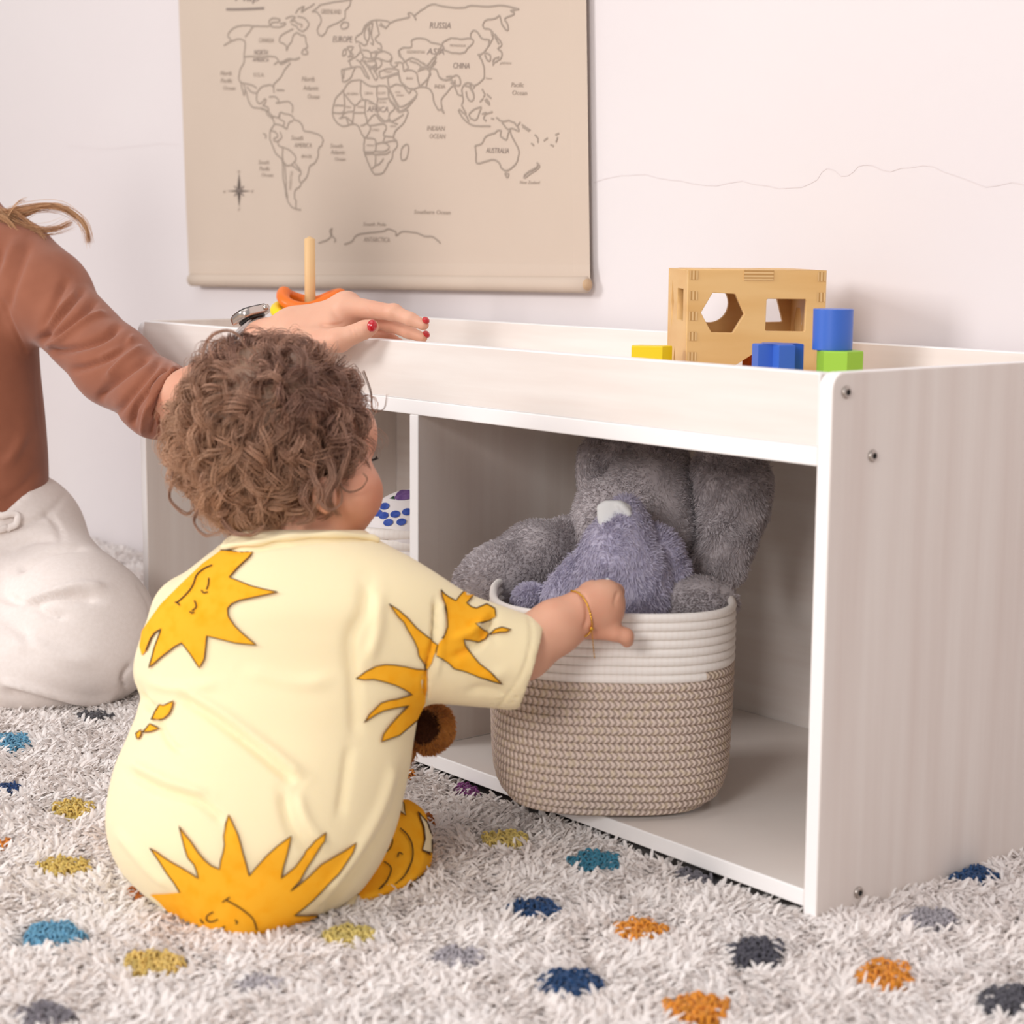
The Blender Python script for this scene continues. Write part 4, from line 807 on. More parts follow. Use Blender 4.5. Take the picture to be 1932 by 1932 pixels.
A.add(np.array(ring_), F, 0); bd = A.part('band', [M_mesh], watch, smooth=False, label='silver mesh band')
def rbox(c, X, Y, Z, w, h, d_, r, seg=6, e=.0016):
    """rounded slab: w,h in the X-Y plane, thickness d along Z"""
    pts = []
    for cx, cy, a0 in ((w/2-r, h/2-r, 0), (-w/2+r, h/2-r, 90), (-w/2+r, -h/2+r, 180), (w/2-r, -h/2+r, 270)):
        for i in range(seg+1): a = math.radians(a0+90*i/seg); pts.append((cx+r*math.cos(a), cy+r*math.sin(a), math.cos(a), math.sin(a)))
    n = len(pts); L_ = []
    for z, s in ((-d_/2, -e), (-d_/2+e*.4, -e*.3), (-d_/2+e, 0), (d_/2-e, 0), (d_/2-e*.4, -e*.3), (d_/2, -e)): L_ += [c+X*(p[0]+s*p[2])+Y*(p[1]+s*p[3])+Z*z for p in pts]
    i = np.arange(5)[:, None]; j = np.arange(n)[None]; Fq = np.stack([i*n+j, i*n+(j+1) % n, (i+1)*n+(j+1) % n, (i+1)*n+j], -1).reshape(-1, 4)
    L_ += [c-Z*d_/2, c+Z*d_/2]; jj = np.arange(n)
    return np.array(L_), [Fq, np.stack([np.full(n, 6*n), (jj+1) % n, jj], 1), np.stack([np.full(n, 6*n+1), 5*n+jj, 5*n+(jj+1) % n], 1)]
cX = ax; cZ = up_; cY = sd_; cc_ = wr+ax*-.008+up_*.0325
A = Acc().add(*rbox(cc_, cX, cY, cZ, .035, .041, .0092, .011), 0); A.part('case', [M_silver], watch, label='polished metal watch case')
A = Acc().add(*rbox(cc_+cZ*.0047, cX, cY, cZ, .030, .036, .0012, .009), 0); A.part('glass', [M_glass], watch, label='dark glass face')
A = Acc().add(*rbox(cc_-cZ*.0055, cX, cY, cZ, .026, .030, .004, .011), 0); A.part('case_back', [M_glass], watch, label='black sensor back')
kc = cc_+ax*.0175+sd_*(.011 if (sd_@R3) > 0 else -.011); A = Acc(); V, F = tube([kc-ax*.0025, kc-ax*.002, kc+ax*.001, kc+ax*.0018], [.0034, .0037, .0037, .0033], 20); A.add(V, F, 0)
A.part('crown', [M_silver], watch)
# hair wisps and the head of hair outside the frame
def strands(paths, r0, k=3, taper=.25):
    """paths: array (n, m, 3)"""
    n, m, _ = paths.shape; T = np.gradient(paths, axis=1); T /= np.linalg.norm(T, axis=2)[..., None]+1e-9
    a = np.array([.31, .52, .79]); N_ = np.cross(T, a); N_ /= np.linalg.norm(N_, axis=2)[..., None]+1e-9; B = np.cross(T, N_)
    r_ = (np.broadcast_to(np.asarray(r0).reshape(-1, 1), (n, m))*(1-(1-taper)*np.linspace(0, 1, m)**2)[None])[..., None]
    V = np.stack([paths+r_*(N_*math.cos(t)+B*math.sin(t)) for t in np.arange(k)*2*np.pi/k], 2).reshape(-1, 3)
    b = (np.arange(n)[:, None, None]*m+np.arange(m-1)[None, :, None])*k; j = np.arange(k)[None, None]
    return V, np.stack([b+j, b+(j+1) % k, b+(j+1) % k+k, b+j+k], -1).reshape(-1, 4)
def lock(pts, n, spread, m=22):
    P = np.array([W(*p) for p in pts]); P = spline(P, 8); P = P[np.linspace(0, len(P)-1, m).astype(int)]
    off = RNG.normal(size=(n, 1, 3))*spread; w = np.linspace(0, 1, m)[None, :, None]; o2 = RNG.normal(size=(n, 1, 3))*spread*.7
    return P[None]+off*(1-w)+o2*w+np.sin(w*3+RNG.uniform(0, 6, (n, 1, 1)))*o2*.6
L1 = [lock([(-40, 440, 2.36), (5, 408, 2.35), (60, 392, 2.34), (110, 390, 2.33), (145, 408, 2.33), (163, 432, 2.32), (168, 456, 2.32)], 120, .0034), lock([(-50, 400, 2.36), (0, 402, 2.35), (40, 405, 2.35), (75, 392, 2.34), (110, 392, 2.34)], 70, .0042), lock([(-40, 410, 2.36), (0, 405, 2.35), (30, 425, 2.34), (70, 435, 2.34), (105, 433, 2.34), (135, 420, 2.33)], 80, .0042),
      lock([(-40, 430, 2.36), (0, 425, 2.34), (30, 385, 2.34), (48, 376, 2.34)], 10, .003), lock([(-30, 420, 2.36), (20, 400, 2.34), (60, 425, 2.34), (85, 452, 2.33)], 24, .002), lock([(-40, 420, 2.35), (0, 408, 2.335), (35, 438, 2.33), (48, 446, 2.33)], 50, .003)]
hc = W(-150, 210, 2.395)
for _ in range(60):
    a = RNG.uniform(0, 6.28); x = -150+95*math.cos(a)*.9; t = 2.395-.07*math.sin(a) if RNG.random() < .8 else 2.395+.06
    L1.append(lock([(-150+30*math.cos(a), 95, 2.39), (x-8, 150, t), (x-14, 260, t), (x-5+20*RNG.random(), 360, t-.005), (-60+80*RNG.random()-60, 430, 2.34)], 40, .006))
P = np.concatenate(L1); V, F = strands(P, .00034*np.ones(len(P)))
c0 = np.array(lin('A9744C')); c1 = np.array(lin('E6B98C')); cc2 = c0+(c1-c0)*RNG.random((len(P), 1)); Vc, Qc = surf(lambda p: np.maximum(EL((-160, 200, 2.39), (108, 130), .098)(p), -EL((-52, 262, 2.345), (72, 112), .10)(p)), *wb([(-160, 200, 2.39)], .14), .006)
A = Acc().add(V, F, 0, col=np.repeat(cc2, 22*3, 0)).add(Vc, Qc, 0, col=lin('8C6544')); A.part('hair', [M_hair_w], wo, use_col=1)
M_ew = mat('eye_white_adult', 'EFE8E2', .2); M_lip = mat('lips', 'B8695C', .45)
for c in ((-60, 232, 2.332), (-49, 232, 2.392)):
    V, Q = surf(EL(c, (11, 8), .007), *wb([c], .02), .002); part('eye', V, [(Q, 0)], M_ew, wo)
    c2 = (c[0]+7, c[1], c[2]-.001); V, Q = surf(EL(c2, (5, 5), .0035), *wb([c2], .012), .0012); part('iris', V, [(Q, 0)], M_lash, wo)
V, Q = surf(EL((-52, 296, 2.358), (11, 7), .017), *wb([(-52, 296, 2.358)], .03), .002); part('lips', V, [(Q, 0)], M_lip, wo)

# ---- child
ch = thing('person', 'curly-haired toddler in yellow sun-print clothes sitting on the rug, reaching into the basket', 'person', W(470, 1750, z=0.)*[1, 1, 0]+[0, 0, -.004])
ctor = LOFT([(1000, 455, 690, 1.645, .04), (1012, 432, 704, 1.64, .05), (1030, 412, 735, 1.635, .058), (1060, 374, 790, 1.63, .066), (1100, 326, 845, 1.625, .074), (1150, 287, 868, 1.62, .08), (1200, 266, 862, 1.62, .083), (1270, 251, 835, 1.62, .087), (1320, 262, 800, 1.615, .09), (1390, 240, 782, 1.61, .095), (1440, 218, 775, 1.605, .10), (1500, 203, 763, 1.60, .106), (1560, 199, 748, 1.595, .11), (1610, 210, 728, 1.59, .11), (1650, 232, 705, 1.585, .105), (1690, 272, 672, 1.575, .095), (1725, 318, 620, 1.56, .078), (1750, 362, 560, 1.545, .06), (1770, 430, 480, 1.53, .04)], 2.25)
csl = RC((770, 1205, 1.615, 118), (962, 1246, 1.625, 93))
cn = R3*.955-U3*.287+D3*.05; cp = W(1019, 1196, 1.63)
csl2 = RC((350, 1150, 1.645, 58), (352, 1262, 1.70, 56))
def fcs(p):
    s = np.maximum(csl(p), (p-cp)@cn)
    s = np.maximum(s, -np.maximum(csl(p)+.0045, -((p-cp)@cn)-.03))
    d = smin(smin(ctor(p), s, .012), csl2(p), .012); return np.maximum(d, -(p[:, 2]+.006))
V, Q = surf(fcs, *wb([(200, 1010, 1.6), (1030, 1765, 1.6)], .125), .0028)
FC = [([(330, 1312), (395, 1350), (470, 1405), (560, 1480)], 9, -.0035), ([(345, 1300), (420, 1345), (500, 1405), (580, 1470)], 10, .003), ([(235, 1455), (300, 1490), (370, 1510), (430, 1560)], 9, -.0032), ([(240, 1435), (320, 1475), (400, 1500)], 9, .0028), ([(262, 1300), (275, 1330), (300, 1335)], 7, -.006),
 ([(690, 1090), (685, 1150), (660, 1210), (668, 1300), (672, 1400)], 12, -.003), ([(715, 1110), (712, 1190), (690, 1260)], 12, .003), ([(560, 1490), (580, 1550), (625, 1610)], 10, .003), ([(530, 1490), (545, 1560), (590, 1620)], 8, -.003), ([(765, 1450), (745, 1530), (700, 1610), (640, 1690), (600, 1730)], 8, -.0045), ([(745, 1440), (720, 1520), (670, 1610), (610, 1690)], 9, .003), ([(660, 1400), (650, 1480), (640, 1550)], 9, -.0028),
 ([(822, 1130), (818, 1200), (806, 1260), (802, 1325)], 4, -.0045), ([(835, 1130), (835, 1200), (822, 1280)], 5, .0015), ([(925, 1175), (900, 1215), (850, 1240)], 7, -.004), ([(915, 1165), (885, 1195), (850, 1205)], 6, .004), ([(935, 1155), (925, 1185), (935, 1210)], 6, -.004), ([(995, 1152), (1003, 1200), (985, 1270), (938, 1338)], 2.5, -.0013), ([(880, 1260), (930, 1275), (970, 1260)], 12, .0025), ([(870, 1310), (910, 1300), (960, 1310)], 9, -.002), ([(450, 1260), (560, 1290), (640, 1280)], 14, .002), ([(270, 1280), (330, 1300), (420, 1290)], 10, .002),
 ([(410, 1020), (450, 1040), (520, 1030), (600, 1020), (700, 1018)], 4, -.0022), ([(290, 1345), (320, 1400), (350, 1420)], 6, -.003), ([(215, 1560), (280, 1640), (330, 1680)], 10, .002)]
V = folds(V, Q, [(a, b, c*1.45) for a, b, c in FC]); bvs = mkbv(V, Q)
M_sh = mat('pale_yellow_cotton', 'F8E6BC', .85, .1, sheen=.2, sss=.12, ss=.004, bumps=((250, 900, 250), .12, .0006), sssr=(1, .8, .4)); M_sun = mat('orange_sun_print', 'FBB42E', .85, .1, mix=('F8A81C', (90, 90, 90), 3, .45, .75)); M_ink = mat('brown_print_outline', '4A3627', .85, .1)
M_pyl = mat('pale_yellow_print', 'F8E6BC', .85, .1)
def Z8(*a): return [(200+x/2.3, 1000+y/2.3) for x, y in zip(a[::2], a[1::2])]
A = Acc().add(V, Q, 0)
Pc = lay(bvs, spline([(424, 1034), (452, 1030), (490, 1026), (530, 1018), (580, 1014), (640, 1012), (690, 1016), (712, 1022)], 6), .0015)[0]; Pc = Pc[np.linalg.norm(Pc, axis=1) > .1]
Vc, Fc_ = tube(Pc, .0042+.0008*np.sin(np.arange(len(Pc))*.7), 10, flat=.7); A.add(Vc, Fc_, 0)
def sun(poly, lines=True, acc=A, b=bvs, mi=1, gaps=()):
    Vd, Fd = decal(b, poly, .0011, 5); acc.add(Vd, Fd, mi)
    if lines:
        pl = list(poly)+[poly[0]]; runs = [[pl[0]]]
        for i in range(1, len(pl)):
            if i-1 in gaps: runs.append([pl[i]])
            else: runs[-1].append(pl[i])
        for r_ in runs:
            if len(r_) > 1: Vl, Fl = penline(b, r_, 1.9, .0015, 0); acc.add(Vl, Fl, 2)
def ink(*pl, acc=A, b=bvs, w=2.6):
    for p in pl: Vl, Fl = penline(b, p, w, .0016); acc.add(Vl, Fl, 2)
SA = Z8(500,92, 640,100, 622,122, 575,165, 537,208, 580,225, 630,245, 690,260, 748,272, 655,292, 580,308, 548,322, 530,342, 533,375, 560,415, 590,445, 655,500, 560,490, 480,470, 440,460, 437,500, 430,560, 408,600, 370,540, 332,490, 300,508, 240,555, 190,600, 205,550, 215,510, 245,430, 218,445, 200,470, 178,525, 160,545, 150,505, 160,440, 190,395, 240,325, 330,235, 420,150)
sun(SA, gaps=(len(SA)-1, len(SA)-2, len(SA)-3, len(SA)-4, len(SA)-5, len(SA)-6, len(SA)-7, len(SA)-8))
ink(Z8(465,157, 430,172, 398,200, 385,235, 370,262, 340,295, 312,318), Z8(305,315, 318,322, 326,330), Z8(450,212, 448,240, 440,262), Z8(418,264, 428,276, 446,272), Z8(388,308, 396,335, 378,352), Z8(368,354, 376,362, 388,358))
sun(Z8(1225,322, 1270,350, 1310,385, 1345,425, 1395,465, 1440,498, 1430,530, 1415,570, 1398,605, 1375,575, 1355,545, 1350,515, 1335,480, 1305,430, 1290,400, 1268,380), gaps=(6, 7))
sun(Z8(1088,645, 1125,615, 1170,590, 1210,583, 1250,585, 1300,592, 1345,602, 1396,605, 1396,690, 1385,745, 1362,790, 1345,825, 1310,855, 1270,890, 1230,905, 1190,920, 1200,885, 1225,850, 1260,810, 1310,760, 1275,768, 1240,775, 1200,785, 1170,800, 1140,820, 1118,837, 1140,800, 1165,775, 1190,750, 1225,738, 1260,732, 1325,712, 1290,690, 1250,672, 1210,660, 1160,648, 1120,650), gaps=(7, 8, 9, 10))
SC_ = Z8(1450,262, 1465,280, 1482,292, 1515,310, 1535,285, 1550,270, 1590,265, 1612,275, 1590,290, 1562,320, 1585,338, 1605,343, 1650,325, 1685,345, 1690,380, 1650,395, 1605,408, 1630,430, 1660,450, 1650,475, 1630,485, 1590,480, 1550,470, 1555,495, 1570,520, 1595,550, 1620,580, 1670,620, 1720,665, 1670,650, 1620,635, 1580,620, 1545,608, 1510,600, 1490,580, 1435,545, 1440,500, 1460,470, 1478,420, 1475,370, 1468,325, 1455,290)
sun(SC_, gaps=(35, 36))
sun(Z8(1668,455, 1690,432, 1715,424, 1757,435, 1735,445, 1705,446))
SD = Z8(195,1378, 225,1395, 250,1415, 290,1440, 330,1462, 370,1487, 405,1510, 395,1475, 385,1450, 358,1420, 345,1380, 332,1330, 320,1283, 345,1320, 370,1350, 400,1395, 430,1430, 460,1455, 495,1470, 500,1430, 510,1400, 516,1365, 512,1330, 522,1280, 535,1235, 555,1280, 573,1320, 585,1360, 595,1400, 610,1450, 622,1500, 650,1465, 700,1410, 745,1370, 800,1330, 795,1370, 785,1410, 770,1460, 760,1510, 790,1485, 820,1460, 850,1420, 870,1390, 910,1345, 953,1312, 945,1350, 925,1380, 900,1420, 870,1465, 840,1520, 800,1565, 840,1535, 880,1500, 930,1450, 980,1420, 1040,1385, 1085,1355, 1070,1400, 1040,1445, 1010,1490, 980,1520, 940,1560, 900,1600, 860,1635, 815,1668, 870,1668, 920,1665, 895,1695, 860,1722, 800,1728, 700,1742, 640,1752, 580,1760, 500,1760, 450,1755, 400,1750, 360,1735, 330,1710, 300,1680, 265,1645, 235,1612, 195,1578, 260,1575, 325,1570, 300,1530, 270,1490, 235,1435)
sun(SD, gaps=tuple(range(68, 83)))
ink(Z8(508,1612, 525,1600, 540,1590), Z8(525,1603, 570,1628, 605,1652, 640,1685, 655,1730), Z8(470,1653, 445,1668, 442,1688, 462,1695, 490,1685), Z8(562,1688, 572,1697, 566,1706), Z8(415,1683, 422,1696, 430,1700), Z8(520,1715, 495,1728, 480,1745, 500,1752))
sun(Z8(200,825, 215,795, 238,757, 255,762, 298,742, 290,775, 278,800, 255,820)); sun(Z8(165,880, 195,842, 232,865, 200,876)); sun(Z8(135,884, 158,866, 160,885, 150,905, 140,908))
A.part('shirt', [M_sh, M_sun, M_ink], ch)
# shorts: right knee (seen) and left knee (away from the room)
fsho = un(LOFT([(1508, 738, 772, 1.685, .02), (1525, 715, 796, 1.685, .034), (1560, 690, 808, 1.68, .045), (1600, 668, 811, 1.67, .05), (1640, 645, 806, 1.655, .052), (1672, 615, 780, 1.63, .048), (1700, 580, 712, 1.60, .042), (1722, 540, 650, 1.575, .03), (1740, 520, 600, 1.56, .02)], 2.3), RC((600, 1590, 1.62, 90), (735, 1610, 1.665, 70)), RC((400, 1600, 1.64, 90), (330, 1560, 1.76, 80)), k=.015)
V, Q = surf(lambda p: np.maximum(fsho(p), -(p[:, 2]+.006)), *wb([(330, 1500, 1.7), (815, 1740, 1.6)], .07), .0028)
V = folds(V, Q, [([(760, 1520), (790, 1560), (798, 1620), (780, 1660)], 5, .0015), ([(700, 1690), (760, 1660), (800, 1630)], 5, -.0015)]); bvk = mkbv(V, Q); A2 = Acc().add(V, Q, 0)
for pl in (Z8(1185,1290, 1200,1330, 1197,1390, 1190,1440, 1160,1452, 1150,1475, 1115,1490, 1128,1445, 1130,1420, 1150,1380), Z8(1350,1225, 1390,1270, 1410,1330, 1410,1400, 1368,1392, 1380,1340, 1375,1290), Z8(1255,1170, 1292,1190, 1300,1242, 1275,1222), Z8(1375,1490, 1300,1545, 1235,1575, 1190,1590, 1230,1590, 1310,1560, 1380,1500), Z8(1070,1545, 1095,1590, 1100,1640, 1000,1690, 900,1710, 930,1670, 1010,1600)): sun(pl, True, A2, bvk, 1)
ink(Z8(1190,1295, 1225,1310, 1240,1345, 1235,1375, 1215,1398), Z8(1275,1297, 1305,1325, 1325,1370, 1325,1430, 1295,1495, 1250,1540), Z8(1205,1440, 1232,1462, 1236,1485, 1215,1530, 1180,1562), Z8(1264,1422, 1270,1402, 1286,1410), Z8(1370,1390, 1390,1400, 1402,1410), Z8(1115,1490, 1140,1470, 1175,1455), Z8(1070,1545, 1080,1560, 1095,1520), acc=A2, b=bvk)
A2.part('shorts', [M_sun, M_pyl, M_ink], ch)
# skin
head = un(EL((515, 820, 1.665), (150, 155), .082), EL((612, 838, 1.675), (84, 112), .062), EL((686, 818, 1.70), (24, 44), .026), EL((655, 930, 1.655), (68, 68), .044), EL((640, 985, 1.68), (48, 34), .036), RC((590, 960, 1.66, 74), (570, 1060, 1.64, 80)), EL((695, 905, 1.745), (11, 13), .009), EL((676, 975, 1.735), (16, 8), .008), k=.018)
earc = lambda p: np.maximum(EL((612, 934, 1.598), (24, 37), .011, 8)(p), -EL((615, 930, 1.588), (13, 24), .007, 8)(p))
def fhead(p): return smin(np.maximum(head(p), -EL((712, 868, 1.71), (13, 8), .012)(p)), earc(p), .004)
V1, Q1 = surf(fhead, *wb([(400, 650, 1.66), (725, 1060, 1.66)], .09), .003)
carm = un(RC((860, 1205, 1.61, 54), (985, 1225, 1.63, 54)), RC((985, 1225, 1.63, 56), (1050, 1182, 1.638, 48)), RC((1050, 1182, 1.638, 48), (1098, 1156, 1.645, 38)), RC((1102, 1152, 1.646, 37), (1128, 1146, 1.65, 40)), EL((1132, 1150, 1.652), (42, 50), .017, 8), EL((1150, 1128, 1.655), (22, 28), .014), k=.012)
cf = [[(1110, 1112, 1.655, 14), (1118, 1108, 1.67, 13), (1128, 1118, 1.685, 11)], [(1135, 1113, 1.655, 14.5), (1148, 1108, 1.67, 13.5), (1155, 1122, 1.685, 11)], [(1152, 1122, 1.655, 15), (1164, 1116, 1.665, 13.5), (1166, 1132, 1.685, 11)], [(1152, 1150, 1.655, 16), (1161, 1146, 1.665, 13), (1160, 1165, 1.683, 11)],
      [(1118, 1184, 1.648, 21), (1158, 1194, 1.645, 15.5), (1180, 1200, 1.646, 15), (1183, 1209, 1.65, 13)]]
def fch(p):
    d = carm(p)
    for fg in cf:
        c = None
        for a, b in zip(fg[:-1], fg[1:]):
            q = RC(a, b)(p); c = q if c is None else smin(c, q, .003)
        d = smin(d, c, .0055)
    return d
V2, Q2 = surf(fch, *wb([(850, 1095, 1.62), (1195, 1260, 1.66)], .05), .0015)
V2 = folds(V2, Q2, [([(1168, 1112), (1162, 1126), (1160, 1140), (1166, 1138)], 3, -.0015), ([(1166, 1207), (1170, 1214), (1176, 1216)], 2, -.0008), ([(1090, 1115), (1104, 1135), (1108, 1165), (1100, 1190)], 4, -.0022)]); bva = mkbv(V2, Q2)
V3, Q3 = surf(un(lambda p: ctor(p)+.012, RC((360, 1170, 1.65, 42), (350, 1300, 1.72, 42)), RC((350, 1300, 1.72, 42), (420, 1380, 1.80, 36)), RC((560, 1640, 1.60, 60), (730, 1620, 1.67, 48)), EL((425, 1385, 1.81), (30, 26), .016), RC((400, 1600, 1.64, 60), (330, 1570, 1.76, 56)), k=.015), *wb([(230, 1010, 1.6), (850, 1740, 1.7)], .09), .006)
m = V3[:, 2] > -.004
V3[:, 2] = np.maximum(V3[:, 2], -.004)
A = Acc().add(V1, Q1, 0).add(V2, Q2, 0).add(V3, Q3, 0); A.part('body', [M_cskin], ch)
for c in ((690, 868, 1.722), (640, 866, 1.757)):
    V, Q = surf(EL(c, (12, 12), .006), *wb([c], .012), .0015); part('eye', V, [(Q, 0)], mat('eye_white', 'EFE8E2', .2), ch)
P = np.stack([spline(np.array([W(699-k*.6, 869-k*.5, 1.712+k*.001), W(706, 868-k*.4, 1.714+k*.001), W(713-k*.5, 864-k*.8, 1.718+k*.001)]), 4) for k in np.linspace(-2, 6, 16)]); V, F = strands(P, .0004*np.ones(16)); part('eyelashes', V, [(F, 0)], M_lash, ch)
# bracelet
arc = spline([(1078, 1116), (1090, 1119), (1101, 1128), (1109, 1142), (1114, 1160), (1116, 1178), (1112, 1192), (1103, 1200)], 4)
Pn = lay(bva, arc, .0008)[0]; Pn = Pn[np.linalg.norm(Pn, axis=1) > .1]
cw = W(1098, 1156, 1.645); m_ = (Pn[0]+Pn[-1])/2; far = [Pn[-1]+(Pn[0]-Pn[-1])*s+D3*(.019*math.sin(math.pi*s)) for s in np.linspace(.06, .94, 14)]
P = np.concatenate([Pn, far]); P = spline(P, 3, True); rr_ = .00075+.00035*np.sin(np.arange(len(P))*1.9); V, F = tube(P, rr_, 6, closed=True); br = part('bracelet', V, [(f, 0) for f in F], M_gold, ch, label='thin gold chain bracelet')
bp_ = W(1116, 1185, 1.63); bp_ = lay(bva, np.array([(1114., 1184.)]), .0018)[0][0]
V, Q = surf(lambda p: np.linalg.norm(p-bp_, axis=1)-.0021, bp_-.004, bp_+.004, .0006); part('bead', V, [(Q, 0)], M_gold, br, label='small round gold bead')
d0 = bp_; dz = np.array([0, 0, -1.]); P = np.array([d0+dz*s*.027+R3*(.003*s)+D3*.002*math.sin(s*2) for s in np.linspace(0, 1, 30)]); V, F = tube(P, .0004+.0002*np.sin(np.arange(30)*2.1), 6); part('chain_end', V, [(f, 0) for f in F], M_gold, br)

# curly hair
Hc = W(510, 822, 1.665); hr = np.random.default_rng(5)
AXS = np.stack([R3, U3, D3]); rad_ = np.array([150*1.665/FPX, 152*1.665/FPX, .082])
crown = np.array([.12, .62, -.78]); crown /= np.linalg.norm(crown)
def grow(nl, per, Lr, curl, m=22, fr=1., lift=(.004, .02), spread=.0032):
    out = []; cols = []
    while len(out) < nl:
        q = hr.normal(size=3); q /= np.linalg.norm(q)
        x, y, d = q
        if y < -.85 or (x > .5 and y < .62 and d > -.15) or (x > .88 and y < .6) or (x > .68 and y < -.35): continue
        p = q*rad_; L = hr.uniform(*Lr); st = L/(m-1); h0 = hr.uniform(*lift); pts = [p*.97]; sw = hr.normal()*.45; cw_ = crown; rdv = hr.normal(size=3)
        for i in range(1, m):
            u = pts[-1]/rad_; u_n = u/np.linalg.norm(u); aw = u_n-cw_; aw -= u_n*(aw@u_n); aw /= np.linalg.norm(aw)+1e-6
            rt_ = rdv-u_n*(rdv@u_n); rt_ /= np.linalg.norm(rt_); kk = np.clip(math.acos(min(1, u_n@crown))/.75, 0, 1)**1.5; aw = aw*kk+rt_*(1-kk); g = np.array([0, -kk, 0]); g -= u_n*(g@u_n)*.6; t_ = aw*.75+g*.75+np.cross(u_n, aw)*sw; t_ /= np.linalg.norm(t_)
            nx = pts[-1]+t_*st; s = i/(m-1); R = 1+(h0*math.sin(min(1, s*1.6)*math.pi/2))/.078
            un_ = nx/rad_; ln_2 = np.linalg.norm(un_)
            if nx[1] > -.055: nx = nx*(1+(R/ln_2-1)*.55)
            elif ln_2 < 1.04: nx = nx*(1.04/ln_2)
            pts.append(nx)
        C = np.array(pts); T, N_, B = frames(C); tn = hr.uniform(*curl[0]); rc = hr.uniform(*curl[1]); ph = hr.uniform(0, 6.28); sg = hr.choice([-1, 1])
        s = np.linspace(0, 1, m)[None, :]; o = hr.normal(size=(per, 3))*spread; rr1 = rc*(1+hr.normal(size=(per, 1))*.12)*np.clip(s*2.2, .1, 1)
        th_ = ph+sg*tn*2*np.pi*s*(1+hr.normal(size=(per, 1))*.04)+hr.normal(size=(per, 1))*.22
        fl_ = np.clip(s*1.6, .35, 1)[..., None]
        Pp = C[None]+(np.cos(th_)*rr1)[..., None]*N_[None]+(np.sin(th_)*rr1)[..., None]*B[None]+o[:, None]*fl_
        out.append(Pp); w = hr.random(); yl = np.clip((-C[-1][1]/.08-C[-1][0]/.12+.4)*.75, 0, 1)
        cols.append(np.array([[w, yl]]).repeat(per, 0)*1.+hr.normal(size=(per, 2))*.1)
    return np.concatenate(out), np.concatenate(cols)
G = [grow(680, 20, (.038, .066), ((1., 2.), (.0055, .0105)), spread=.0022), grow(190, 6, (.045, .08), ((1.2, 2.2), (.007, .014)), lift=(.010, .022), spread=.0015), grow(420, 26, (.03, .05), ((.3, .9), (.001, .003)), lift=(.001, .004), spread=.006)]
P = np.concatenate([g[0] for g in G]); cl_ = np.clip(np.concatenate([g[1] for g in G]), 0, 1)
P = Hc+P@AXS
V, F = strands(P, .00036*(.7+.6*hr.random(len(P))))
ca_, cb_, cg_ = (np.array(lin(x)) for x in ('765244', 'B98D76', 'DEAE88'))
w = cl_[:, :1]; yl = cl_[:, 1:]; base_c = ca_+(cb_-ca_)*w; s = np.linspace(0, 1, 22)[None, :, None]
col_ = base_c[:, None]*(1-s*.5*yl[:, None]-.25*yl[:, None])+cg_*(s*.5*yl[:, None]+.25*yl[:, None])
RL = [([(600, 850, 1.592), (588, 890, 1.583), (602, 930, 1.58), (586, 968, 1.59)], 40, .0022), ([(640, 800, 1.60), (655, 850, 1.60), (638, 900, 1.595), (622, 940, 1.588), (638, 972, 1.60)], 36, .002), ([(615, 860, 1.592), (628, 900, 1.585), (612, 940, 1.582), (628, 965, 1.59)], 36, .002),
 ([(645, 870, 1.605), (638, 905, 1.60), (655, 928, 1.602), (680, 922, 1.61), (692, 905, 1.615), (684, 893, 1.615)], 9, .0007), ([(622, 900, 1.588), (600, 935, 1.582), (622, 962, 1.582), (645, 945, 1.59), (642, 915, 1.597)], 14, .0009), ([(585, 900, 1.59), (570, 940, 1.585), (590, 975, 1.59), (560, 990, 1.60)], 34, .0024),
 ([(400, 720, 1.62), (383, 670, 1.63), (398, 636, 1.64), (430, 624, 1.64), (456, 640, 1.64), (462, 668, 1.64)], 12, .0008), ([(430, 700, 1.62), (402, 680, 1.63), (396, 655, 1.635), (415, 640, 1.64), (440, 655, 1.64)], 8, .0007),
 ([(686, 700, 1.68), (700, 740, 1.68), (704, 775, 1.68), (724, 772, 1.68), (730, 745, 1.68)], 6, .0005), ([(380, 955, 1.62), (366, 985, 1.62), (388, 1010, 1.61), (420, 1000, 1.60)], 14, .001), ([(420, 980, 1.61), (440, 1004, 1.59), (472, 1008, 1.58), (500, 992, 1.58)], 20, .0014), ([(330, 900, 1.65), (318, 940, 1.65), (350, 970, 1.64), (372, 955, 1.64)], 14, .001), ([(655, 830, 1.61), (668, 860, 1.615), (690, 850, 1.62), (684, 835, 1.62)], 5, .0005)]
PL_ = np.concatenate([lock(a_, n_, s_) for a_, n_, s_ in RL]); wl_ = hr.random((len(PL_), 1)); P = np.concatenate([P, PL_]); cl_ = np.concatenate([cl_, np.c_[wl_, .3+0*wl_]])
V, F = strands(P, .00036*(.7+.6*hr.random(len(P))))
w = cl_[:, :1]; yl = cl_[:, 1:]; base_c = ca_+(cb_-ca_)*w; s = np.linspace(0, 1, 22)[None, :, None]
col_ = base_c[:, None]*(1-s*.5*yl[:, None]-.25*yl[:, None])+cg_*(s*.5*yl[:, None]+.25*yl[:, None])
A = Acc(); capf = lambda p: np.maximum(EL((508, 812, 1.665), (152, 162), .084)(p), -EL((690, 905, 1.68), (105, 120), .12)(p))
Vc, Qc = surf(capf, *wb([(380, 650, 1.66), (660, 980, 1.66)], .08), .004); A.add(Vc, Qc, 0, col=lin('8A6C57')); A.add(V, F, 0, col=np.repeat(col_.reshape(-1, 3), 3, 0)); A.part('hair', [M_hair_c], ch, use_col=1)
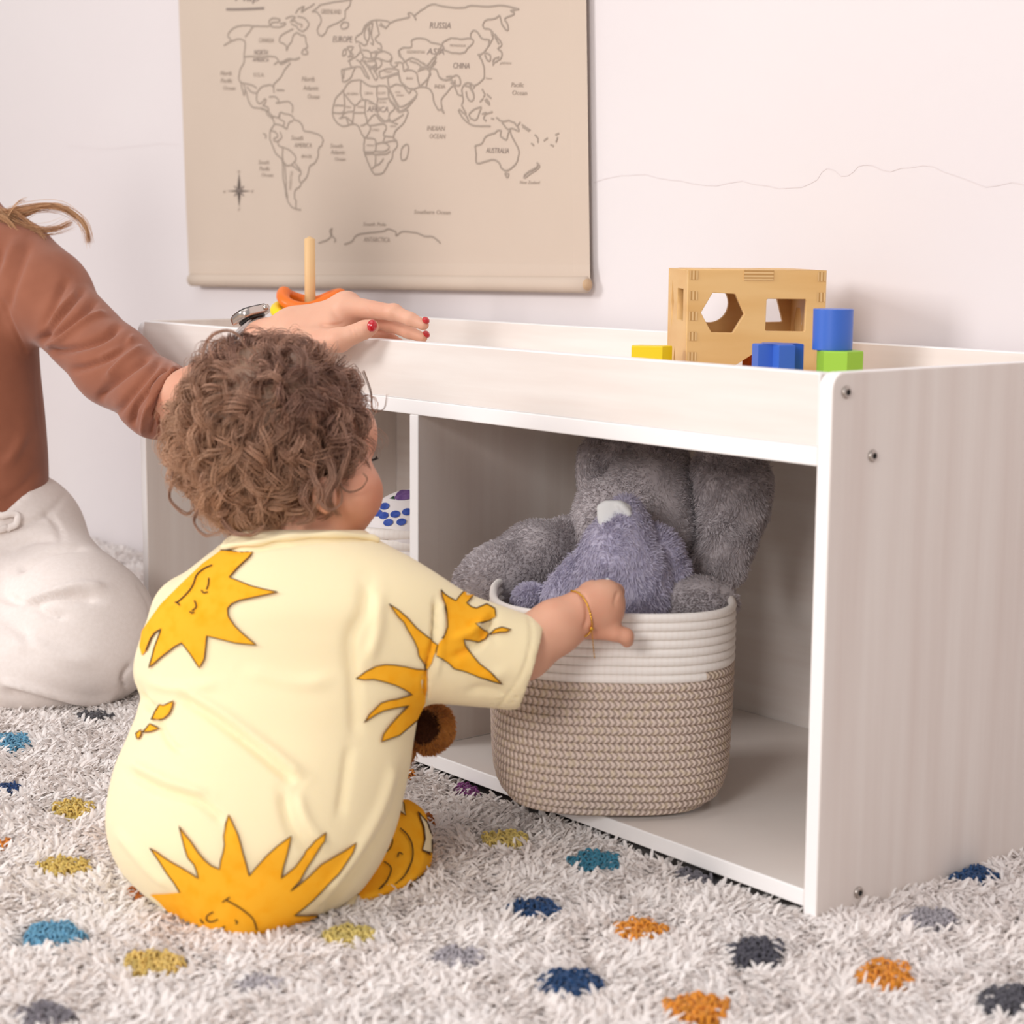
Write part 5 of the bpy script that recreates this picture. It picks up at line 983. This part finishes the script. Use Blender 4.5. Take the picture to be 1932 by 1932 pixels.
# ================================================================ shag rug
M_rug = mat('rug_yarn', 'EDE6E3', .9, .1, sheen=.3, attr='Col', trans=.28)
rr3 = np.random.default_rng(3)
SPOTS = [(25,1400,60,30,'6FA7C3'), (178,1352,62,16,'5F5C60'), (16,1490,46,20,'2B4675'), (140,1525,78,27,'D8BE6C'), (6,1593,26,14,'DB8A33'), (122,1635,98,32,'D8BE6C'), (262,1687,40,22,'C56F22'), (101,1765,108,44,'6FA7C3'), (288,1818,108,44,'DCC070'), (88,1918,110,42,'8A848A'), (490,1857,90,26,'BFB9BC'),
 (663,1765,100,36,'D9C676'), (862,1808,96,36,'B7B1B6'), (770,1462,24,20,'C98232'), (883,1491,42,26,'8D4A86'), (952,1583,80,27,'D6C070'), (808,1550,18,22,'B5692A'), (1122,1627,94,38,'3F86A0'), (1008,1714,96,32,'2A4C78'), (1075,1857,118,50,'2A4C78'), (1320,1652,92,30,'77737A'), (1205,1756,94,38,'E39A35'), (1425,1797,106,48,'56545E'),
 (1315,1903,118,52,'E39A35'), (1668,1841,102,52,'E39A35'), (1757,1735,92,36,'A8A3A8'), (1838,1651,88,28,'2A4C78'), (1905,1890,124,54,'5E5C64')]
zr_ = -.004; spw = []
for px, py, w_, h_, c in SPOTS:
    c0_ = W(px, py, z=zr_); a_ = W(px+w_/2, py, z=zr_)-c0_; b_ = W(px, py+h_/2, z=zr_)-W(px, py-h_/2, z=zr_); spw.append((c0_[:2], a_[:2], b_[:2]/2, np.array(lin(c))))
def patch(x0, x1, y0, y1, sp):
    gx, gy = np.meshgrid(np.arange(x0, x1, sp), np.arange(y0, y1, sp)); p = np.stack([gx.ravel(), gy.ravel()], 1); return p+rr3.uniform(-.5, .5, p.shape)*sp
RX0, RX1, RY0, RY1 = -2.35, 1.05, -1.35, .41
def vis(p, m=60):
    x, y, t = PX(np.c_[p, np.zeros(len(p))]); return (x > -m) & (x < 1932+m) & (y < 1932+m) & (t > .3), t
def inbench(p, m=.0): return (p[:, 0] > -LB-m) & (p[:, 0] < m) & (p[:, 1] > -m) & (p[:, 1] < DB+m)
fine = patch(RX0, RX1, RY0, RY1, .0052); v, t = vis(fine); fine = fine[v & ~inbench(fine, .001)]
x, y, t = PX(np.c_[fine, np.zeros(len(fine))]); fine = fine[rr3.random(len(fine)) < np.clip((2.2/t)**2, .35, 1)]
coarse = patch(RX0, RX1, RY0, RY1, .013); v, t = vis(coarse); coarse = coarse[~v & ~inbench(coarse, .001)]
def spotmask(p, grow_=1.):
    ids = -np.ones(len(p), int)
    for i, (c, a, b, _) in enumerate(spw):
        q = p-c; M = np.linalg.inv(np.stack([a, b], 1)); uvq = q@M.T; wob = 1+.08*np.sin(np.arctan2(uvq[:, 1], uvq[:, 0])*5+i)+.06*np.sin(np.arctan2(uvq[:, 1], uvq[:, 0])*9+i*2)
        ids[(uvq**2).sum(1) < (grow_*wob)**2] = i
    return ids
def tufts(p, L0, w0, nb, seed):
    r = np.random.default_rng(seed); n = len(p); P = np.repeat(p, nb, 0); N = len(P)
    kx = np.sin(P[:, 0]*37+P[:, 1]*21)+np.sin(P[:, 0]*-23+P[:, 1]*44+1.3)+.6*np.sin(P[:, 0]*90+P[:, 1]*70); ang = kx*1.5+r.normal(size=N)*1.1
    lean = np.clip(1.02+r.normal(size=N)*.22, .3, 1.4); L = L0*(.7+.5*r.random(N)); w = w0*(.7+.6*r.random(N))
    hz_ = np.stack([np.cos(ang), np.sin(ang)], 1); b0 = np.c_[P+r.normal(size=(N, 2))*w0*.6, np.full(N, -.0125)]
    def at(s, bend): el = (1-.55*s*bend); return b0+np.c_[hz_*(L*s*np.sin(lean*(.45+.55*s)))[:, None], L*s*np.cos(lean*(.4+.6*s))]
    sdv = np.c_[-hz_[:, 1], hz_[:, 0], np.zeros(N)]; tw = r.normal(size=(N, 1))*.5; sdv = sdv+np.c_[hz_, np.zeros(N)]*tw; sdv /= np.linalg.norm(sdv, axis=1)[:, None]
    rows_ = []
    for s, ww in ((0, .7), (.4, 1.), (.78, 1.05), (1., .6)):
        c = at(s, 1); rows_ += [c-sdv*(w*ww/2)[:, None], c+np.array([0, 0, 1.])*(w*ww*.32)[:, None], c+sdv*(w*ww/2)[:, None]]
    V = np.stack(rows_, 1).reshape(-1, 3); k = np.arange(N)[:, None]*12; F = []
    for i in range(3):
        for j in range(2): F.append(np.stack([k[:, 0]+i*3+j, k[:, 0]+i*3+j+1, k[:, 0]+i*3+j+4, k[:, 0]+i*3+j+3], 1))
    return V, np.concatenate(F), N
A = Acc(); V, F = box((RX0, RY0, FLOOR+.0005), (RX1, RY1, -.0112)); A.add(V, F, 0, col=lin('F0E8E3'))
for p, L0, w0, nb, sd in ((fine, .0172, .0036, 4, 41), (coarse, .019, .007, 4, 42)):
    ids = spotmask(p, 1.2); p = p[ids < 0]; V, F, N = tufts(p, L0, w0, nb, sd)
    lo_ = .5*np.sin(p[:, 0]*31+p[:, 1]*17)+.5*np.sin(p[:, 0]*-19+p[:, 1]*40); c0_, c1_ = np.array(lin('FFFAF7')), np.array(lin('F8F0EB'))
    w = np.clip(.5+.3*np.repeat(lo_, nb)+rr3.normal(size=N)*.25, 0, 1)[:, None]; A.add(V, F, 0, col=np.repeat(c0_+(c1_-c0_)*w, 12, 0))
rug = A.part('shag_rug', [M_rug], None, use_col=1); tag(rug, 'cream shag rug with scattered coloured spots covering the floor', 'rug')
# low looped yarn of every coloured spot
A = Acc(); sp_ = patch(RX0, RX1, RY0, RY1, .0036); v, t = vis(sp_, 120); sp_ = sp_[v & ~inbench(sp_, .002)]; ids = spotmask(sp_, 1.0); sp_ = sp_[ids >= 0]; ids = ids[ids >= 0]
n = len(sp_); an = rr3.uniform(0, 6.28, n); th = np.linspace(-.2, math.pi+.2, 7)[None]; ra = (.0026+.001*rr3.random(n))[:, None]; hh = (.004+.002*rr3.random(n))[:, None]
base_z = -.0062; P = np.stack([sp_[:, :1]+np.cos(an)[:, None]*np.cos(th)*ra, sp_[:, 1:]+np.sin(an)[:, None]*np.cos(th)*ra, base_z+np.sin(th)*hh+rr3.normal(size=(n, 1))*.0008], -1)
V, F = strands(P, .00115*np.ones(n), 4, 1.); cs = np.array([s_[3] for s_ in spw])[ids]*(1.+.4*rr3.random((n, 1))); A.add(V, F, 0, col=np.repeat(cs, 28, 0))
for c, a, b, co in spw:
    t = np.arange(28)*2*np.pi/28; R_ = np.full(28, 1.04); q = c+np.outer(np.cos(t)*R_, a)+np.outer(np.sin(t)*R_, b); V, F = prism(q, -.0178, -.006)
    if (q[:, 0].min() < .01 and q[:, 0].max() > -LB and q[:, 1].max() > -.005 and q[:, 0].max() < .01): V, F = prism(c+(q-c)*.8, -.0178, -.007)
    A.add(V, F, 0, col=co)
V_, F_ = A.out(); o = A.part('coloured_spots', [M_rug], None, use_col=1); o.parent = rug; o['label'] = 'low looped yarn spots in blue, navy, orange, yellow, grey and purple'; o['kind'] = 'stuff'
